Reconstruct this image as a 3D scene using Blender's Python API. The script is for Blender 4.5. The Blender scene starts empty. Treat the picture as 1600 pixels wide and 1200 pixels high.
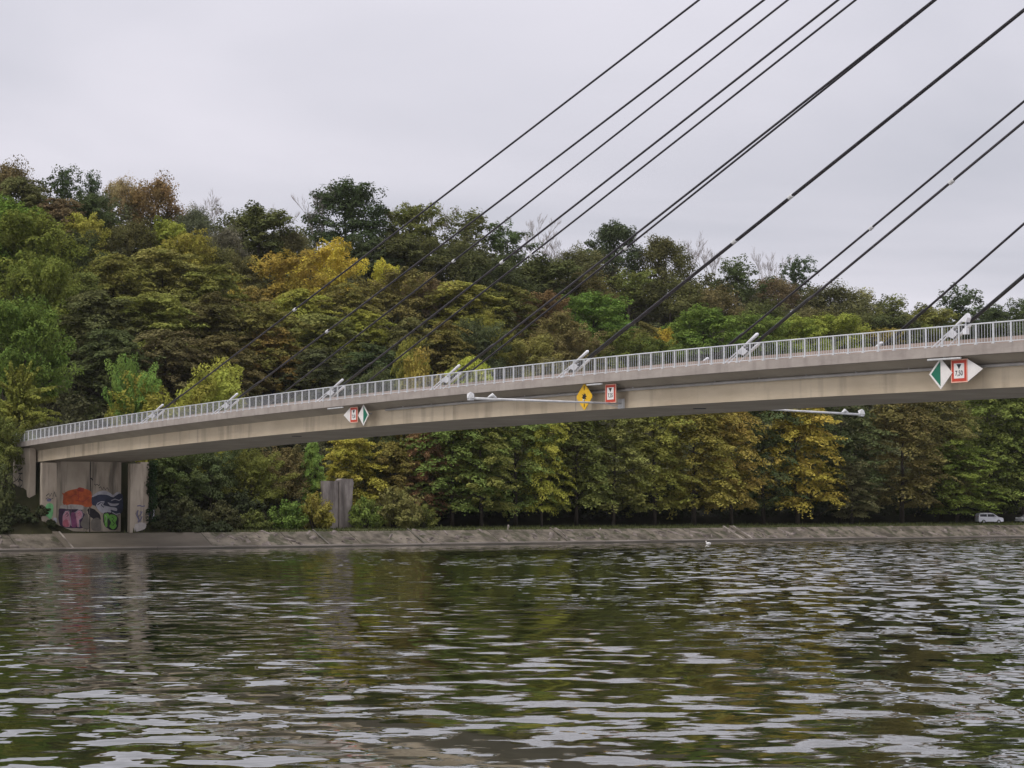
import bpy, bmesh, math, random
import numpy as np
from mathutils import Vector, Matrix, Quaternion

scene = bpy.context.scene
col = scene.collection
R = math.radians
rnd = random.Random(7)

# ------------------------------------------------------------------ camera, sky, sun, exposure
FPX, CAMH, PITCH = 3200.0, 4.85, math.atan((784 - 600) / 3200.0)
cam_d = bpy.data.cameras.new('camera')
cam_d.sensor_width = 36.0
cam_d.lens = 36.0 * FPX / 1600.0
cam_d.clip_start, cam_d.clip_end = 0.5, 8000.0
cam = bpy.data.objects.new('camera', cam_d)
col.objects.link(cam)
cam.location = (0, 0, CAMH)
cam.rotation_euler = (math.pi / 2 + PITCH, 0, 0)
scene.camera = cam

SUN_EL, SUN_AZ = R(52), R(232)        # azimuth measured clockwise from +Y (behind and left of the camera)
world = bpy.data.worlds.new('World')
scene.world = world
world.use_nodes = True
wn, wl = world.node_tree.nodes, world.node_tree.links
wn.clear()
w_out = wn.new('ShaderNodeOutputWorld')
bg_sky = wn.new('ShaderNodeBackground'); bg_sky.inputs['Strength'].default_value = 0.06
sky = wn.new('ShaderNodeTexSky'); sky.sky_type = 'NISHITA'; sky.sun_disc = False
sky.sun_elevation, sky.sun_rotation = SUN_EL, SUN_AZ
wl.new(sky.outputs['Color'], bg_sky.inputs['Color'])
tc = wn.new('ShaderNodeTexCoord')
sep = wn.new('ShaderNodeSeparateXYZ'); wl.new(tc.outputs['Generated'], sep.inputs[0])
addz = wn.new('ShaderNodeMath'); addz.operation = 'MAXIMUM'; addz.inputs[1].default_value = 0.0
wl.new(sep.outputs['Z'], addz.inputs[0])
addz2 = wn.new('ShaderNodeMath'); addz2.operation = 'ADD'; addz2.inputs[1].default_value = 0.10
wl.new(addz.outputs[0], addz2.inputs[0])
dx = wn.new('ShaderNodeMath'); dx.operation = 'DIVIDE'; wl.new(sep.outputs['X'], dx.inputs[0]); wl.new(addz2.outputs[0], dx.inputs[1])
dy = wn.new('ShaderNodeMath'); dy.operation = 'DIVIDE'; wl.new(sep.outputs['Y'], dy.inputs[0]); wl.new(addz2.outputs[0], dy.inputs[1])
cmb = wn.new('ShaderNodeCombineXYZ'); wl.new(dx.outputs[0], cmb.inputs['X']); wl.new(dy.outputs[0], cmb.inputs['Y'])
cn = wn.new('ShaderNodeTexNoise'); cn.inputs['Scale'].default_value = 0.55; cn.inputs['Detail'].default_value = 5.0
cn.inputs['Roughness'].default_value = 0.5; cn.inputs['Distortion'].default_value = 0.4
wl.new(cmb.outputs[0], cn.inputs['Vector'])
cr = wn.new('ShaderNodeValToRGB')
cr.color_ramp.elements[0].position = 0.34; cr.color_ramp.elements[0].color = (0.545, 0.552, 0.622, 1)
cr.color_ramp.elements[1].position = 0.64; cr.color_ramp.elements[1].color = (0.825, 0.80, 0.875, 1)
wl.new(cn.outputs['Fac'], cr.inputs['Fac'])
bg_cloud = wn.new('ShaderNodeBackground'); bg_cloud.inputs['Strength'].default_value = 1.0
# an overcast sky is brighter overhead than at the horizon
sq = wn.new('ShaderNodeMath'); sq.operation = 'MULTIPLY'; wl.new(addz.outputs[0], sq.inputs[0]); wl.new(addz.outputs[0], sq.inputs[1])
ov = wn.new('ShaderNodeMath'); ov.operation = 'MULTIPLY_ADD'; ov.inputs[1].default_value = 1.5; ov.inputs[2].default_value = 1.0
wl.new(sq.outputs[0], ov.inputs[0]); wl.new(ov.outputs[0], bg_cloud.inputs['Strength'])
wl.new(cr.outputs['Color'], bg_cloud.inputs['Color'])
wmix = wn.new('ShaderNodeMixShader'); wmix.inputs[0].default_value = 0.93
wl.new(bg_sky.outputs[0], wmix.inputs[1]); wl.new(bg_cloud.outputs[0], wmix.inputs[2])
wl.new(wmix.outputs[0], w_out.inputs['Surface'])

sun_d = bpy.data.lights.new('sun', 'SUN')
sun_d.energy = 1.5; sun_d.angle = R(25); sun_d.color = (1.0, 0.95, 0.88)
sun = bpy.data.objects.new('sun', sun_d); col.objects.link(sun)
sdir = Vector((math.sin(SUN_AZ) * math.cos(SUN_EL), math.cos(SUN_AZ) * math.cos(SUN_EL), math.sin(SUN_EL)))
sun.rotation_euler = sdir.to_track_quat('Z', 'Y').to_euler()
sun.location = (-60, -60, 120)

scene.view_settings.view_transform = 'Standard'
scene.view_settings.look = 'None'
scene.view_settings.exposure = 0.0
scene.view_settings.gamma = 1.0
scene.render.resolution_x, scene.render.resolution_y = 1024, 768
try:
    scene.cycles.max_bounces = 4; scene.cycles.diffuse_bounces = 2; scene.cycles.glossy_bounces = 2; scene.cycles.transparent_max_bounces = 4
    scene.cycles.caustics_reflective = True; scene.cycles.blur_glossy = 1.0; scene.cycles.caustics_refractive = False
except Exception:
    pass

# ------------------------------------------------------------------ site frame: s along the bridge (towards the camera side), t along the canal, z up
LX, LY = -49.7, 210.5
UX, UY = 0.55590498, -0.83124584
VX, VY = 0.83124584, 0.55590498
ANG = math.atan2(UY, UX)

def W(s, t, z=0.0):
    return Vector((LX + UX * s + VX * t, LY + UY * s + VY * t, z))

def zd(s):                                   # top of the deck edge
    return 11.069 + 0.034386 * s - 0.000171956 * s * s

def interp(x, xs, ys):
    return float(np.interp(x, xs, ys))

RT = [-200, 40, 104, 170, 212, 280, 350, 600]
RV = [50, 46, 43, 42.5, 40, 34, 27, 18]

def zg(s, t):                                # ground height
    if s > 5.0:
        z = 1.45 - (s - 5.0) * 0.55
        return max(z, -2.2)
    z = interp(s, [-9, -2, 2.6, 5.0], [1.95, 1.78, 1.74, 1.45])
    if s < -9:
        r = min(1.0, (-9 - s) / 111.0)
        r = r * (0.75 + 0.25 * r) if r < 1 else 1.0
        z = 1.95 + interp(t, RT, RV) * r
        z += 0.9 * math.sin(t * 0.11 + s * 0.05) * min(1, (-9 - s) / 20)
        if s < -125:
            z -= (-125 - s) * 0.02
    d = abs(t - 5.75) - 5.9
    EW = 10.0 if t < 5.75 else 4.5
    if s < 0.6 and d < EW:                   # road embankment behind the abutment
        e = max(0.0, min(1.0, 1 - d / EW)) if d > 0 else 1.0
        e *= min(1.0, (0.6 - s) / 1.2)
        e *= max(0.0, min(1.0, 1 - (-s - 45) / 15.0))
        top = 10.3 + max(0, -s - 8) * 0.06
        if t < 1.0:                          # the near side slope runs down beside the wing wall
            top = interp(s, [-60, -16, -6.0, 0.0, 0.6], [12.9, 10.3, 6.4, 5.0, 4.6])
            e = max(e, 0) if d > 0 else 1.0
        z = max(z, z + (top - z) * e)
    if 0.5 <= s < 5.0:                       # soil banked up against both ends of the abutment
        k = interp(s, [0.5, 3.0, 4.3], [1.0, 0.9, 0.0])
        z += k * max(0.0, interp(t, [-16, -4, 0.3, 1.9, 4.2], [0, 1.6, 2.5, 1.0, 0.0]))
        z += k * max(0.0, interp(t, [10.6, 11.4, 12.6, 15, 19], [0, 0.2, 1.5, 1.3, 0.0]))
    return z

# ------------------------------------------------------------------ materials
MATS = {}
def nodes_of(name):
    m = bpy.data.materials.new(name); m.use_nodes = True
    nt = m.node_tree
    return m, nt, nt.nodes['Principled BSDF']

def N(nt, typ, **kw):
    n = nt.nodes.new(typ)
    for k, v in kw.items():
        if k in n.inputs:
            n.inputs[k].default_value = v
        else:
            setattr(n, k, v)
    return n

def mat_noise(name, c1, c2, scale=1.0, rough=0.8, detail=6, stretch=(1, 1, 1), bump=0.0, metallic=0.0, lo=0.35, hi=0.65, streak=None, spec=None, bscale=None):
    m, nt, b = nodes_of(name)
    tc = N(nt, 'ShaderNodeTexCoord'); mp = N(nt, 'ShaderNodeMapping'); mp.inputs['Scale'].default_value = stretch
    nt.links.new(tc.outputs['Object'], mp.inputs['Vector'])
    no = N(nt, 'ShaderNodeTexNoise', Scale=scale, Detail=detail, Roughness=0.6)
    nt.links.new(mp.outputs[0], no.inputs['Vector'])
    rp = N(nt, 'ShaderNodeValToRGB')
    rp.color_ramp.elements[0].position = lo; rp.color_ramp.elements[0].color = (*c1, 1)
    rp.color_ramp.elements[1].position = hi; rp.color_ramp.elements[1].color = (*c2, 1)
    nt.links.new(no.outputs['Fac'], rp.inputs['Fac'])
    out = rp.outputs['Color']
    if streak:
        sc, colr, amt, l2, h2, sstretch = streak
        mp2 = N(nt, 'ShaderNodeMapping'); mp2.inputs['Scale'].default_value = sstretch
        nt.links.new(tc.outputs['Object'], mp2.inputs['Vector'])
        n2 = N(nt, 'ShaderNodeTexNoise', Scale=sc, Detail=4.0, Roughness=0.55)
        nt.links.new(mp2.outputs[0], n2.inputs['Vector'])
        r2 = N(nt, 'ShaderNodeMapRange'); r2.inputs['From Min'].default_value = l2; r2.inputs['From Max'].default_value = h2
        r2.inputs['To Min'].default_value = 0; r2.inputs['To Max'].default_value = amt
        nt.links.new(n2.outputs['Fac'], r2.inputs['Value'])
        mx = N(nt, 'ShaderNodeMix'); mx.data_type = 'RGBA'
        nt.links.new(r2.outputs[0], mx.inputs['Factor'])
        nt.links.new(out, mx.inputs['A']); mx.inputs['B'].default_value = (*colr, 1)
        out = mx.outputs['Result']
    nt.links.new(out, b.inputs['Base Color'])
    b.inputs['Roughness'].default_value = rough; b.inputs['Metallic'].default_value = metallic
    if spec is not None:
        b.inputs['Specular IOR Level'].default_value = spec
    if bump:
        nb = N(nt, 'ShaderNodeTexNoise', Scale=bscale or scale * 6, Detail=5.0)
        nt.links.new(mp.outputs[0], nb.inputs['Vector'])
        bp = N(nt, 'ShaderNodeBump', Strength=bump, Distance=0.05)
        nt.links.new(nb.outputs['Fac'], bp.inputs['Height'])
        nt.links.new(bp.outputs[0], b.inputs['Normal'])
    MATS[name] = m
    return m

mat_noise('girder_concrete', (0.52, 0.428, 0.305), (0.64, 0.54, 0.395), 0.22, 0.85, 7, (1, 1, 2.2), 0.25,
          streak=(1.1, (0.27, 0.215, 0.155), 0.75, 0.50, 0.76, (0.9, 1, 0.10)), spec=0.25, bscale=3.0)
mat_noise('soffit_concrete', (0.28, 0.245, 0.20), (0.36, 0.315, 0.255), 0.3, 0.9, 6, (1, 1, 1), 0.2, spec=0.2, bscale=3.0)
mat_noise('cornice_concrete', (0.30, 0.262, 0.232), (0.39, 0.345, 0.305), 0.5, 0.85, 7, (1, 1, 2), 0.25,
          streak=(1.6, (0.20, 0.17, 0.155), 0.6, 0.5, 0.75, (1.0, 1, 0.15)), spec=0.25, bscale=4.0)
mat_noise('barrier_concrete', (0.30, 0.24, 0.21), (0.38, 0.31, 0.275), 0.6, 0.9, 6, (1, 1, 1), 0.2,
          streak=(2.0, (0.2, 0.16, 0.14), 0.5, 0.5, 0.75, (0.6, 1, 0.2)), spec=0.2, bscale=4.0)
mat_noise('abutment_concrete', (0.33, 0.275, 0.212), (0.48, 0.41, 0.325), 0.35, 0.9, 8, (1, 1, 0.5), 0.3,
          streak=(1.2, (0.085, 0.075, 0.06), 0.85, 0.50, 0.72, (1.0, 1.0, 0.13)), spec=0.2, bscale=3.0)
mat_noise('slab_concrete', (0.055, 0.047, 0.034), (0.185, 0.158, 0.122), 0.55, 0.92, 8, (1, 1, 1), 0.4,
          streak=(0.9, (0.050, 0.050, 0.027), 0.9, 0.52, 0.62, (0.6, 1.0, 1)), spec=0.2, bscale=4.0)
mat_noise('smooth_slab', (0.085, 0.072, 0.053), (0.145, 0.123, 0.094), 0.5, 0.9, 7, (0.7, 0.25, 1), 0.2,
          streak=(0.7, (0.11, 0.09, 0.07), 0.7, 0.5, 0.75, (0.5, 0.6, 1)), spec=0.2, bscale=5.0)
mat_noise('toe_concrete', (0.20, 0.175, 0.148), (0.36, 0.32, 0.275), 0.6, 0.9, 6, (1, 0.3, 1), 0.3, spec=0.2,
          streak=(0.5, (0.12, 0.10, 0.08), 0.8, 0.5, 0.7, (0.5, 0.3, 1)))
mat_noise('wet_concrete', (0.045, 0.042, 0.028), (0.11, 0.092, 0.068), 0.7, 0.6, 6, (1, 0.3, 1), 0.3, spec=0.4)
mat_noise('rubble_stone', (0.045, 0.036, 0.030), (0.23, 0.195, 0.168), 0.9, 0.95, 5, (1, 1, 1), 0.3, spec=0.2)
mat_noise('old_wall', (0.15, 0.13, 0.115), (0.30, 0.265, 0.24), 0.7, 0.95, 8, (1, 1, 0.6), 0.4,
          streak=(1.3, (0.06, 0.05, 0.045), 0.85, 0.47, 0.7, (1, 1, 0.12)), spec=0.15, bscale=3.0)
mat_noise('ground_soil', (0.020, 0.022, 0.010), (0.045, 0.042, 0.022), 0.25, 1.0, 8, (1, 1, 1), 0.5, spec=0.05, bscale=2.0)
mat_noise('grass_ground', (0.045, 0.058, 0.020), (0.085, 0.092, 0.036), 0.4, 1.0, 8, (1, 1, 1), 0.5, spec=0.05, bscale=5.0)
mat_noise('road_asphalt', (0.045, 0.045, 0.047), (0.065, 0.064, 0.064), 1.0, 0.95, 6, spec=0.2)
mat_noise('galvanised', (0.50, 0.52, 0.53), (0.66, 0.67, 0.68), 1.2, 0.5, 4, metallic=0.15)
mat_noise('white_steel', (0.62, 0.62, 0.64), (0.80, 0.80, 0.82), 1.6, 0.45, 5,
          streak=(3.0, (0.36, 0.33, 0.31), 0.5, 0.55, 0.8, (1, 1, 0.3)))
mat_noise('boom_white', (0.50, 0.50, 0.50), (0.68, 0.68, 0.67), 1.4, 0.45, 5)
mat_noise('cable_black', (0.018, 0.016, 0.019), (0.040, 0.034, 0.040), 1.2, 0.42, 4)
mat_noise('sheath_black', (0.012, 0.012, 0.012), (0.026, 0.025, 0.025), 1.2, 0.5, 4)
mat_noise('pipe_grey', (0.30, 0.285, 0.27), (0.42, 0.40, 0.38), 0.8, 0.6, 5, (1, 1, 1))
mat_noise('pylon_concrete', (0.40, 0.37, 0.33), (0.52, 0.48, 0.43), 0.15, 0.85, 6)
def paint(name, c, rough=0.5, var=0.1):
    return mat_noise(name, tuple(x * (1 - var) for x in c), tuple(min(1, x * (1 + var)) for x in c), 1.7, rough, 5)
paint('sign_white', (0.74, 0.71, 0.67), 0.45, 0.06); paint('sign_red', (0.50, 0.050, 0.022)); paint('sign_green', (0.006, 0.135, 0.075))
paint('sign_pink', (0.72, 0.40, 0.30)); paint('sign_black', (0.012, 0.010, 0.012)); paint('sign_yellow', (0.72, 0.42, 0.012))
paint('sign_back', (0.25, 0.25, 0.25))
paint('gr_orange', (0.42, 0.085, 0.022), 0.8, .3); paint('gr_red', (0.30, 0.045, 0.025), 0.8, .25); paint('gr_blue', (0.030, 0.034, 0.062), 0.8, .3)
paint('gr_white', (0.36, 0.35, 0.38), 0.8, .2); paint('gr_pale', (0.40, 0.36, 0.33), 0.8, .2); paint('gr_pink', (0.45, 0.12, 0.16), 0.8, .2)
paint('gr_rose', (0.50, 0.25, 0.30), 0.8, .2); paint('gr_magenta', (0.20, 0.055, 0.13), 0.8, .25); paint('gr_purple', (0.042, 0.018, 0.048), 0.8, .25)
paint('gr_grey', (0.16, 0.14, 0.115), 0.85, .2); paint('gr_green', (0.13, 0.34, 0.05), 0.8, .2); paint('gr_mint', (0.14, 0.38, 0.15), 0.8, .25)
paint('gr_black', (0.018, 0.015, 0.018), 0.8, .2); paint('gr_violet', (0.11, 0.10, 0.17), 0.8, .2)
paint('car_white', (0.70, 0.70, 0.74), 0.3, 0.04); paint('car_grey', (0.32, 0.32, 0.33), 0.35, 0.04); paint('car_glass', (0.012, 0.013, 0.016), 0.08)
paint('tyre_black', (0.02, 0.02, 0.02), 0.8); paint('rim_grey', (0.35, 0.35, 0.36), 0.4); paint('lamp_clear', (0.7, 0.7, 0.7), 0.2)
paint('lamp_red', (0.35, 0.01, 0.01), 0.3); paint('feather_white', (0.75, 0.73, 0.70), 0.8); paint('beak_orange', (0.45, 0.15, 0.02), 0.6)
paint('feather_dark', (0.05, 0.045, 0.04), 0.8)
mat_noise('bark', (0.040, 0.033, 0.025), (0.085, 0.072, 0.056), 1.5, 0.95, 6, (1, 1, 0.3), 0.5, spec=0.1)
mat_noise('bark_pale', (0.24, 0.21, 0.19), (0.36, 0.32, 0.30), 1.5, 0.95, 6, (1, 1, 0.3), spec=0.1)

def make_leaf_mat():
    m, nt, b = nodes_of('foliage')
    oi = N(nt, 'ShaderNodeObjectInfo')
    at = N(nt, 'ShaderNodeAttribute'); at.attribute_name = 'tint'
    at2 = N(nt, 'ShaderNodeAttribute'); at2.attribute_name = 'hue'
    # brightness variation from clump to clump and leaf to leaf
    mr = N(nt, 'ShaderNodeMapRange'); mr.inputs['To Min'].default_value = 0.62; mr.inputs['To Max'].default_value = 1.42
    nt.links.new(at.outputs['Fac'], mr.inputs['Value'])
    hs = N(nt, 'ShaderNodeHueSaturation')
    mh = N(nt, 'ShaderNodeMapRange'); mh.inputs['To Min'].default_value = 0.482; mh.inputs['To Max'].default_value = 0.518
    nt.links.new(at2.outputs['Fac'], mh.inputs['Value']); nt.links.new(mh.outputs[0], hs.inputs['Hue'])
    hs.inputs['Saturation'].default_value = 0.92
    nt.links.new(mr.outputs[0], hs.inputs['Value'])
    nt.links.new(oi.outputs['Color'], hs.inputs['Color'])
    dif = N(nt, 'ShaderNodeBsdfDiffuse'); tr = N(nt, 'ShaderNodeBsdfTranslucent')
    for q in (dif, tr):
        nt.links.new(hs.outputs[0], q.inputs['Color'])
    m1 = N(nt, 'ShaderNodeMixShader'); m1.inputs[0].default_value = 0.28
    nt.links.new(dif.outputs[0], m1.inputs[1]); nt.links.new(tr.outputs[0], m1.inputs[2])
    nt.links.new(m1.outputs[0], nt.nodes['Material Output'].inputs['Surface'])
    nt.nodes.remove(b)
    MATS['foliage'] = m
make_leaf_mat()

def make_water_mat():
    m, nt, b = nodes_of('canal_water')
    tc = N(nt, 'ShaderNodeTexCoord')
    def noise(scale, stretch, detail=2.0, rough=0.5, dist=0.0, rot=0.0):
        mp = N(nt, 'ShaderNodeMapping'); mp.inputs['Scale'].default_value = stretch; mp.inputs['Rotation'].default_value = (0, 0, rot)
        nt.links.new(tc.outputs['Object'], mp.inputs['Vector'])
        n = N(nt, 'ShaderNodeTexNoise', Scale=scale, Detail=detail, Roughness=rough, Distortion=dist)
        nt.links.new(mp.outputs[0], n.inputs['Vector'])
        return n
    def mul(a, bb):
        n = N(nt, 'ShaderNodeMath'); n.operation = 'MULTIPLY'
        nt.links.new(a, n.inputs[0])
        if isinstance(bb, (int, float)): n.inputs[1].default_value = bb
        else: nt.links.new(bb, n.inputs[1])
        return n.outputs[0]
    def add(a, bb):
        n = N(nt, 'ShaderNodeMath'); n.operation = 'ADD'
        nt.links.new(a, n.inputs[0])
        if isinstance(bb, (int, float)): n.inputs[1].default_value = bb
        else: nt.links.new(bb, n.inputs[1])
        return n.outputs[0]
    def rng(a, f0, f1, t0, t1):
        n = N(nt, 'ShaderNodeMapRange'); n.interpolation_type = 'SMOOTHSTEP'
        n.inputs['From Min'].default_value = f0; n.inputs['From Max'].default_value = f1
        n.inputs['To Min'].default_value = t0; n.inputs['To Max'].default_value = t1
        nt.links.new(a, n.inputs['Value'])
        return n.outputs[0]
    def along(ax, ay):                        # distance along a site axis
        n = N(nt, 'ShaderNodeVectorMath'); n.operation = 'DOT_PRODUCT'; n.inputs[1].default_value = (ax, ay, 0)
        nt.links.new(tc.outputs['Object'], n.inputs[0])
        return add(n.outputs['Value'], -(LX * ax + LY * ay))
    s_, t_ = along(UX, UY), along(VX, VY)
    gust = noise(0.024, (1, 1.6, 1), 3.0).outputs['Fac']
    shelter = rng(s_, 12.0, 46.0, 0.42, 1.0)                        # calmer under the far bank
    breeze = rng(add(along(1.0, 0.0), LX), 3.0, 20.0, 0.0, 1.0)     # open, breezier water on one side
    gmask = rng(gust, 0.42, 0.60, 0.25, 1.0)
    def slopes(n, amt):                       # wave slopes (two independent noise channels), scaled
        v = N(nt, 'ShaderNodeVectorMath'); v.operation = 'SUBTRACT'; v.inputs[1].default_value = (.5, .5, .5)
        nt.links.new(n.outputs['Color'], v.inputs[0])
        w = N(nt, 'ShaderNodeVectorMath'); w.operation = 'SCALE'; nt.links.new(v.outputs[0], w.inputs[0])
        if isinstance(amt, (int, float)): w.inputs['Scale'].default_value = amt
        else: nt.links.new(amt, w.inputs['Scale'])
        return w.outputs[0]
    def vadd(a, c):
        v = N(nt, 'ShaderNodeVectorMath'); v.operation = 'ADD'; nt.links.new(a, v.inputs[0]); nt.links.new(c, v.inputs[1]); return v.outputs[0]
    swell = slopes(noise(0.90, (0.78, 1, 1), 3.0, 0.45, 0.4, 0.0), mul(rng(gust, 0.36, 0.58, 0.58, 1.0), 0.62))
    mid = slopes(noise(2.0, (0.65, 1, 1), 3.0, 0.55, 0.2, 0.12), mul(gmask, 0.34))
    rip = slopes(noise(0.85, (1.0, 0.50, 1), 1.6, 0.45, 0.2, -0.1), mul(add(mul(gmask, 0.12), breeze), 0.95))
    sl = vadd(vadd(swell, mid), rip)
    sc = N(nt, 'ShaderNodeVectorMath'); sc.operation = 'SCALE'; nt.links.new(sl, sc.inputs[0]); nt.links.new(shelter, sc.inputs['Scale'])
    fl_ = N(nt, 'ShaderNodeVectorMath'); fl_.operation = 'MULTIPLY'; fl_.inputs[1].default_value = (1, 1, 0)
    # short steep wind wavelets: steep faces on one side, nearly level backs
    lim = N(nt, 'ShaderNodeVectorMath'); lim.operation = 'MINIMUM'; lim.inputs[1].default_value = (9, 0.010, 9)
    nt.links.new(sc.outputs[0], lim.inputs[0])
    lean = N(nt, 'ShaderNodeCombineXYZ'); nt.links.new(rng(s_, 55.0, 135.0, -0.024, 0.0), lean.inputs['Y'])
    nt.links.new(vadd(lim.outputs[0], lean.outputs[0]), fl_.inputs[0])
    up = N(nt, 'ShaderNodeVectorMath'); up.operation = 'ADD'; up.inputs[1].default_value = (0, 0, 1); nt.links.new(fl_.outputs[0], up.inputs[0])
    nm = N(nt, 'ShaderNodeVectorMath'); nm.operation = 'NORMALIZE'; nt.links.new(up.outputs[0], nm.inputs[0])
    fre = N(nt, 'ShaderNodeFresnel', IOR=2.2); nt.links.new(nm.outputs[0], fre.inputs['Normal'])
    fac = mul(fre.outputs[0], 1.2); fac.node.use_clamp = True
    gl = N(nt, 'ShaderNodeBsdfGlossy'); gl.inputs['Roughness'].default_value = 0.02; gl.inputs['Color'].default_value = (1, 1, 1, 1)
    nt.links.new(nm.outputs[0], gl.inputs['Normal'])
    df = N(nt, 'ShaderNodeBsdfDiffuse'); df.inputs['Color'].default_value = (0.018, 0.020, 0.006, 1)
    mx = N(nt, 'ShaderNodeMixShader'); nt.links.new(fac, mx.inputs[0]); nt.links.new(df.outputs[0], mx.inputs[1]); nt.links.new(gl.outputs[0], mx.inputs[2])
    nt.links.new(mx.outputs[0], nt.nodes['Material Output'].inputs['Surface'])
    nt.nodes.remove(b)
    MATS['canal_water'] = m
make_water_mat()

# ------------------------------------------------------------------ helpers
def M_(name):
    return MATS[name]

def mesh_obj(name, me, mat=None, parent=None):
    if mat is not None and len(me.materials) == 0:
        me.materials.append(M_(mat))
    o = bpy.data.objects.new(name, me); col.objects.link(o)
    if parent is not None:
        o.parent = parent
    return o

def tag(o, label=None, cat=None, group=None, kind=None):
    if label: o['label'] = label
    if cat: o['category'] = cat
    if group: o['group'] = group
    if kind: o['kind'] = kind
    return o

def thing(name, label, cat, loc=(0, 0, 0), rz=ANG, group=None):
    o = bpy.data.objects.new(name, None); col.objects.link(o)
    o.empty_display_size = 0.3
    o.location = loc; o.rotation_euler = (0, 0, rz)
    return tag(o, label, cat, group)

def site(o):                                   # put an object built in (s,t,z) coordinates on the site
    o.location = (LX, LY, 0); o.rotation_euler = (0, 0, ANG)
    return o

class MB:
    def __init__(self):
        self.v = []; self.f = []
    def box(self, x0, x1, y0, y1, z0, z1):
        b = len(self.v)
        self.v += [(x0, y0, z0), (x1, y0, z0), (x1, y1, z0), (x0, y1, z0), (x0, y0, z1), (x1, y0, z1), (x1, y1, z1), (x0, y1, z1)]
        self.f += [tuple(b + i for i in q) for q in ((0, 3, 2, 1), (4, 5, 6, 7), (0, 1, 5, 4), (1, 2, 6, 5), (2, 3, 7, 6), (3, 0, 4, 7))]
        return self
    def tube(self, pts, radii, n=8, caps=True):
        pts = [Vector(p) for p in pts]
        if not isinstance(radii, (list, tuple)): radii = [radii] * len(pts)
        b = len(self.v)
        prev = None
        for i, p in enumerate(pts):
            d = (pts[min(i + 1, len(pts) - 1)] - pts[max(i - 1, 0)]).normalized()
            a = Vector((0, 0, 1)) if abs(d.z) < 0.9 else Vector((1, 0, 0))
            if prev is not None: a = prev
            x = a.cross(d).normalized(); y = d.cross(x).normalized()
            prev = y
            for k in range(n):
                w = 2 * math.pi * k / n
                self.v.append(tuple(p + (x * math.cos(w) + y * math.sin(w)) * radii[i]))
        for i in range(len(pts) - 1):
            for k in range(n):
                a0, a1 = b + i * n + k, b + i * n + (k + 1) % n
                self.f.append((a0, a1, a1 + n, a0 + n))
        if caps:
            self.f.append(tuple(b + k for k in reversed(range(n))))
            e = b + (len(pts) - 1) * n
            self.f.append(tuple(e + k for k in range(n)))
        return self
    def prism_y(self, poly, y0, y1):              # polygon in (x,z), extruded along y (y0 = front, towards -y)
        b = len(self.v); n = len(poly)
        self.v += [(p[0], y0, p[1]) for p in poly] + [(p[0], y1, p[1]) for p in poly]
        self.f.append(tuple(b + k for k in range(n))); self.f.append(tuple(b + n + k for k in reversed(range(n))))
        for k in range(n):
            k2 = (k + 1) % n
            self.f.append((b + k2, b + k, b + n + k, b + n + k2))
        return self
    def prism_x(self, poly, x0, x1):              # polygon in (y,z), extruded along x
        b = len(self.v); n = len(poly)
        self.v += [(x1, p[0], p[1]) for p in poly] + [(x0, p[0], p[1]) for p in poly]
        self.f.append(tuple(b + k for k in range(n))); self.f.append(tuple(b + n + k for k in reversed(range(n))))
        for k in range(n):
            k2 = (k + 1) % n
            self.f.append((b + k2, b + k, b + n + k, b + n + k2))
        return self
    def mesh(self, name, smooth=False, fix=True):
        me = bpy.data.meshes.new(name)
        me.from_pydata(self.v, [], self.f)
        if fix:
            bm = bmesh.new(); bm.from_mesh(me)
            bmesh.ops.recalc_face_normals(bm, faces=bm.faces)
            bm.to_mesh(me); bm.free()
        if smooth:
            me.shade_smooth()
        me.update()
        return me
    def build(self, name, mat, parent=None, smooth=False):
        return mesh_obj(name, self.mesh(name, smooth), mat, parent)

def sweep(profile, ss, closed=True, offs=None):
    """profile [(t,dz)] carried along the deck curve"""
    mb = MB(); n = len(profile)
    for s in ss:
        z = zd(s)
        for (t, dz) in profile:
            mb.v.append((s, t, z + dz))
    for i in range(len(ss) - 1):
        for k in range(n if closed else n - 1):
            k2 = (k + 1) % n
            mb.f.append((i * n + k, i * n + k2, (i + 1) * n + k2, (i + 1) * n + k))
    if closed:
        mb.f.append(tuple(range(n))); e = (len(ss) - 1) * n
        mb.f.append(tuple(e + k for k in reversed(range(n))))
    return mb

def frange(a, b, st):
    n = max(1, int(round((b - a) / st)))
    return [a + (b - a) * i / n for i in range(n + 1)]

def circle(t, dz, r, n=8):
    return [(t + r * math.cos(2 * math.pi * k / n), dz + r * math.sin(2 * math.pi * k / n)) for k in range(n)]

# ------------------------------------------------------------------ setting: ground, water, revetment
def build_ground():
    ss = frange(-620, -140, 24)[:-1] + frange(-140, -48, 4)[:-1] + frange(-48, 12, 1.2) + [20, 40]
    ts = frange(-420, -60, 24)[:-1] + frange(-60, 60, 2.0)[:-1] + frange(60, 340, 5)[:-1] + frange(340, 900, 28)
    nt_ = len(ts)
    v = []
    r = random.Random(3)
    for s in ss:
        for t in ts:
            z = zg(s, t)
            if -2 > s > -300: z += r.uniform(-0.12, 0.12)
            v.append((s, t, z))
    f = []; mi = []
    for i in range(len(ss) - 1):
        for j in range(nt_ - 1):
            f.append((i * nt_ + j, (i + 1) * nt_ + j, (i + 1) * nt_ + j + 1, i * nt_ + j + 1))
            sm = (ss[i] + ss[i + 1]) / 2
            under = -60 < ts[j] < 24 and sm < 4.9
            mi.append(1 if (sm > -7.5 and sm < 8 and not under) else 0)
    me = bpy.data.meshes.new('ground'); me.from_pydata(v, [], f)
    me.materials.append(M_('ground_soil')); me.materials.append(M_('grass_ground'))
    me.polygons.foreach_set('material_index', mi)
    me.shade_smooth()
    o = mesh_obj('ground', me); site(o); tag(o, kind='structure')
build_ground()

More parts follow.
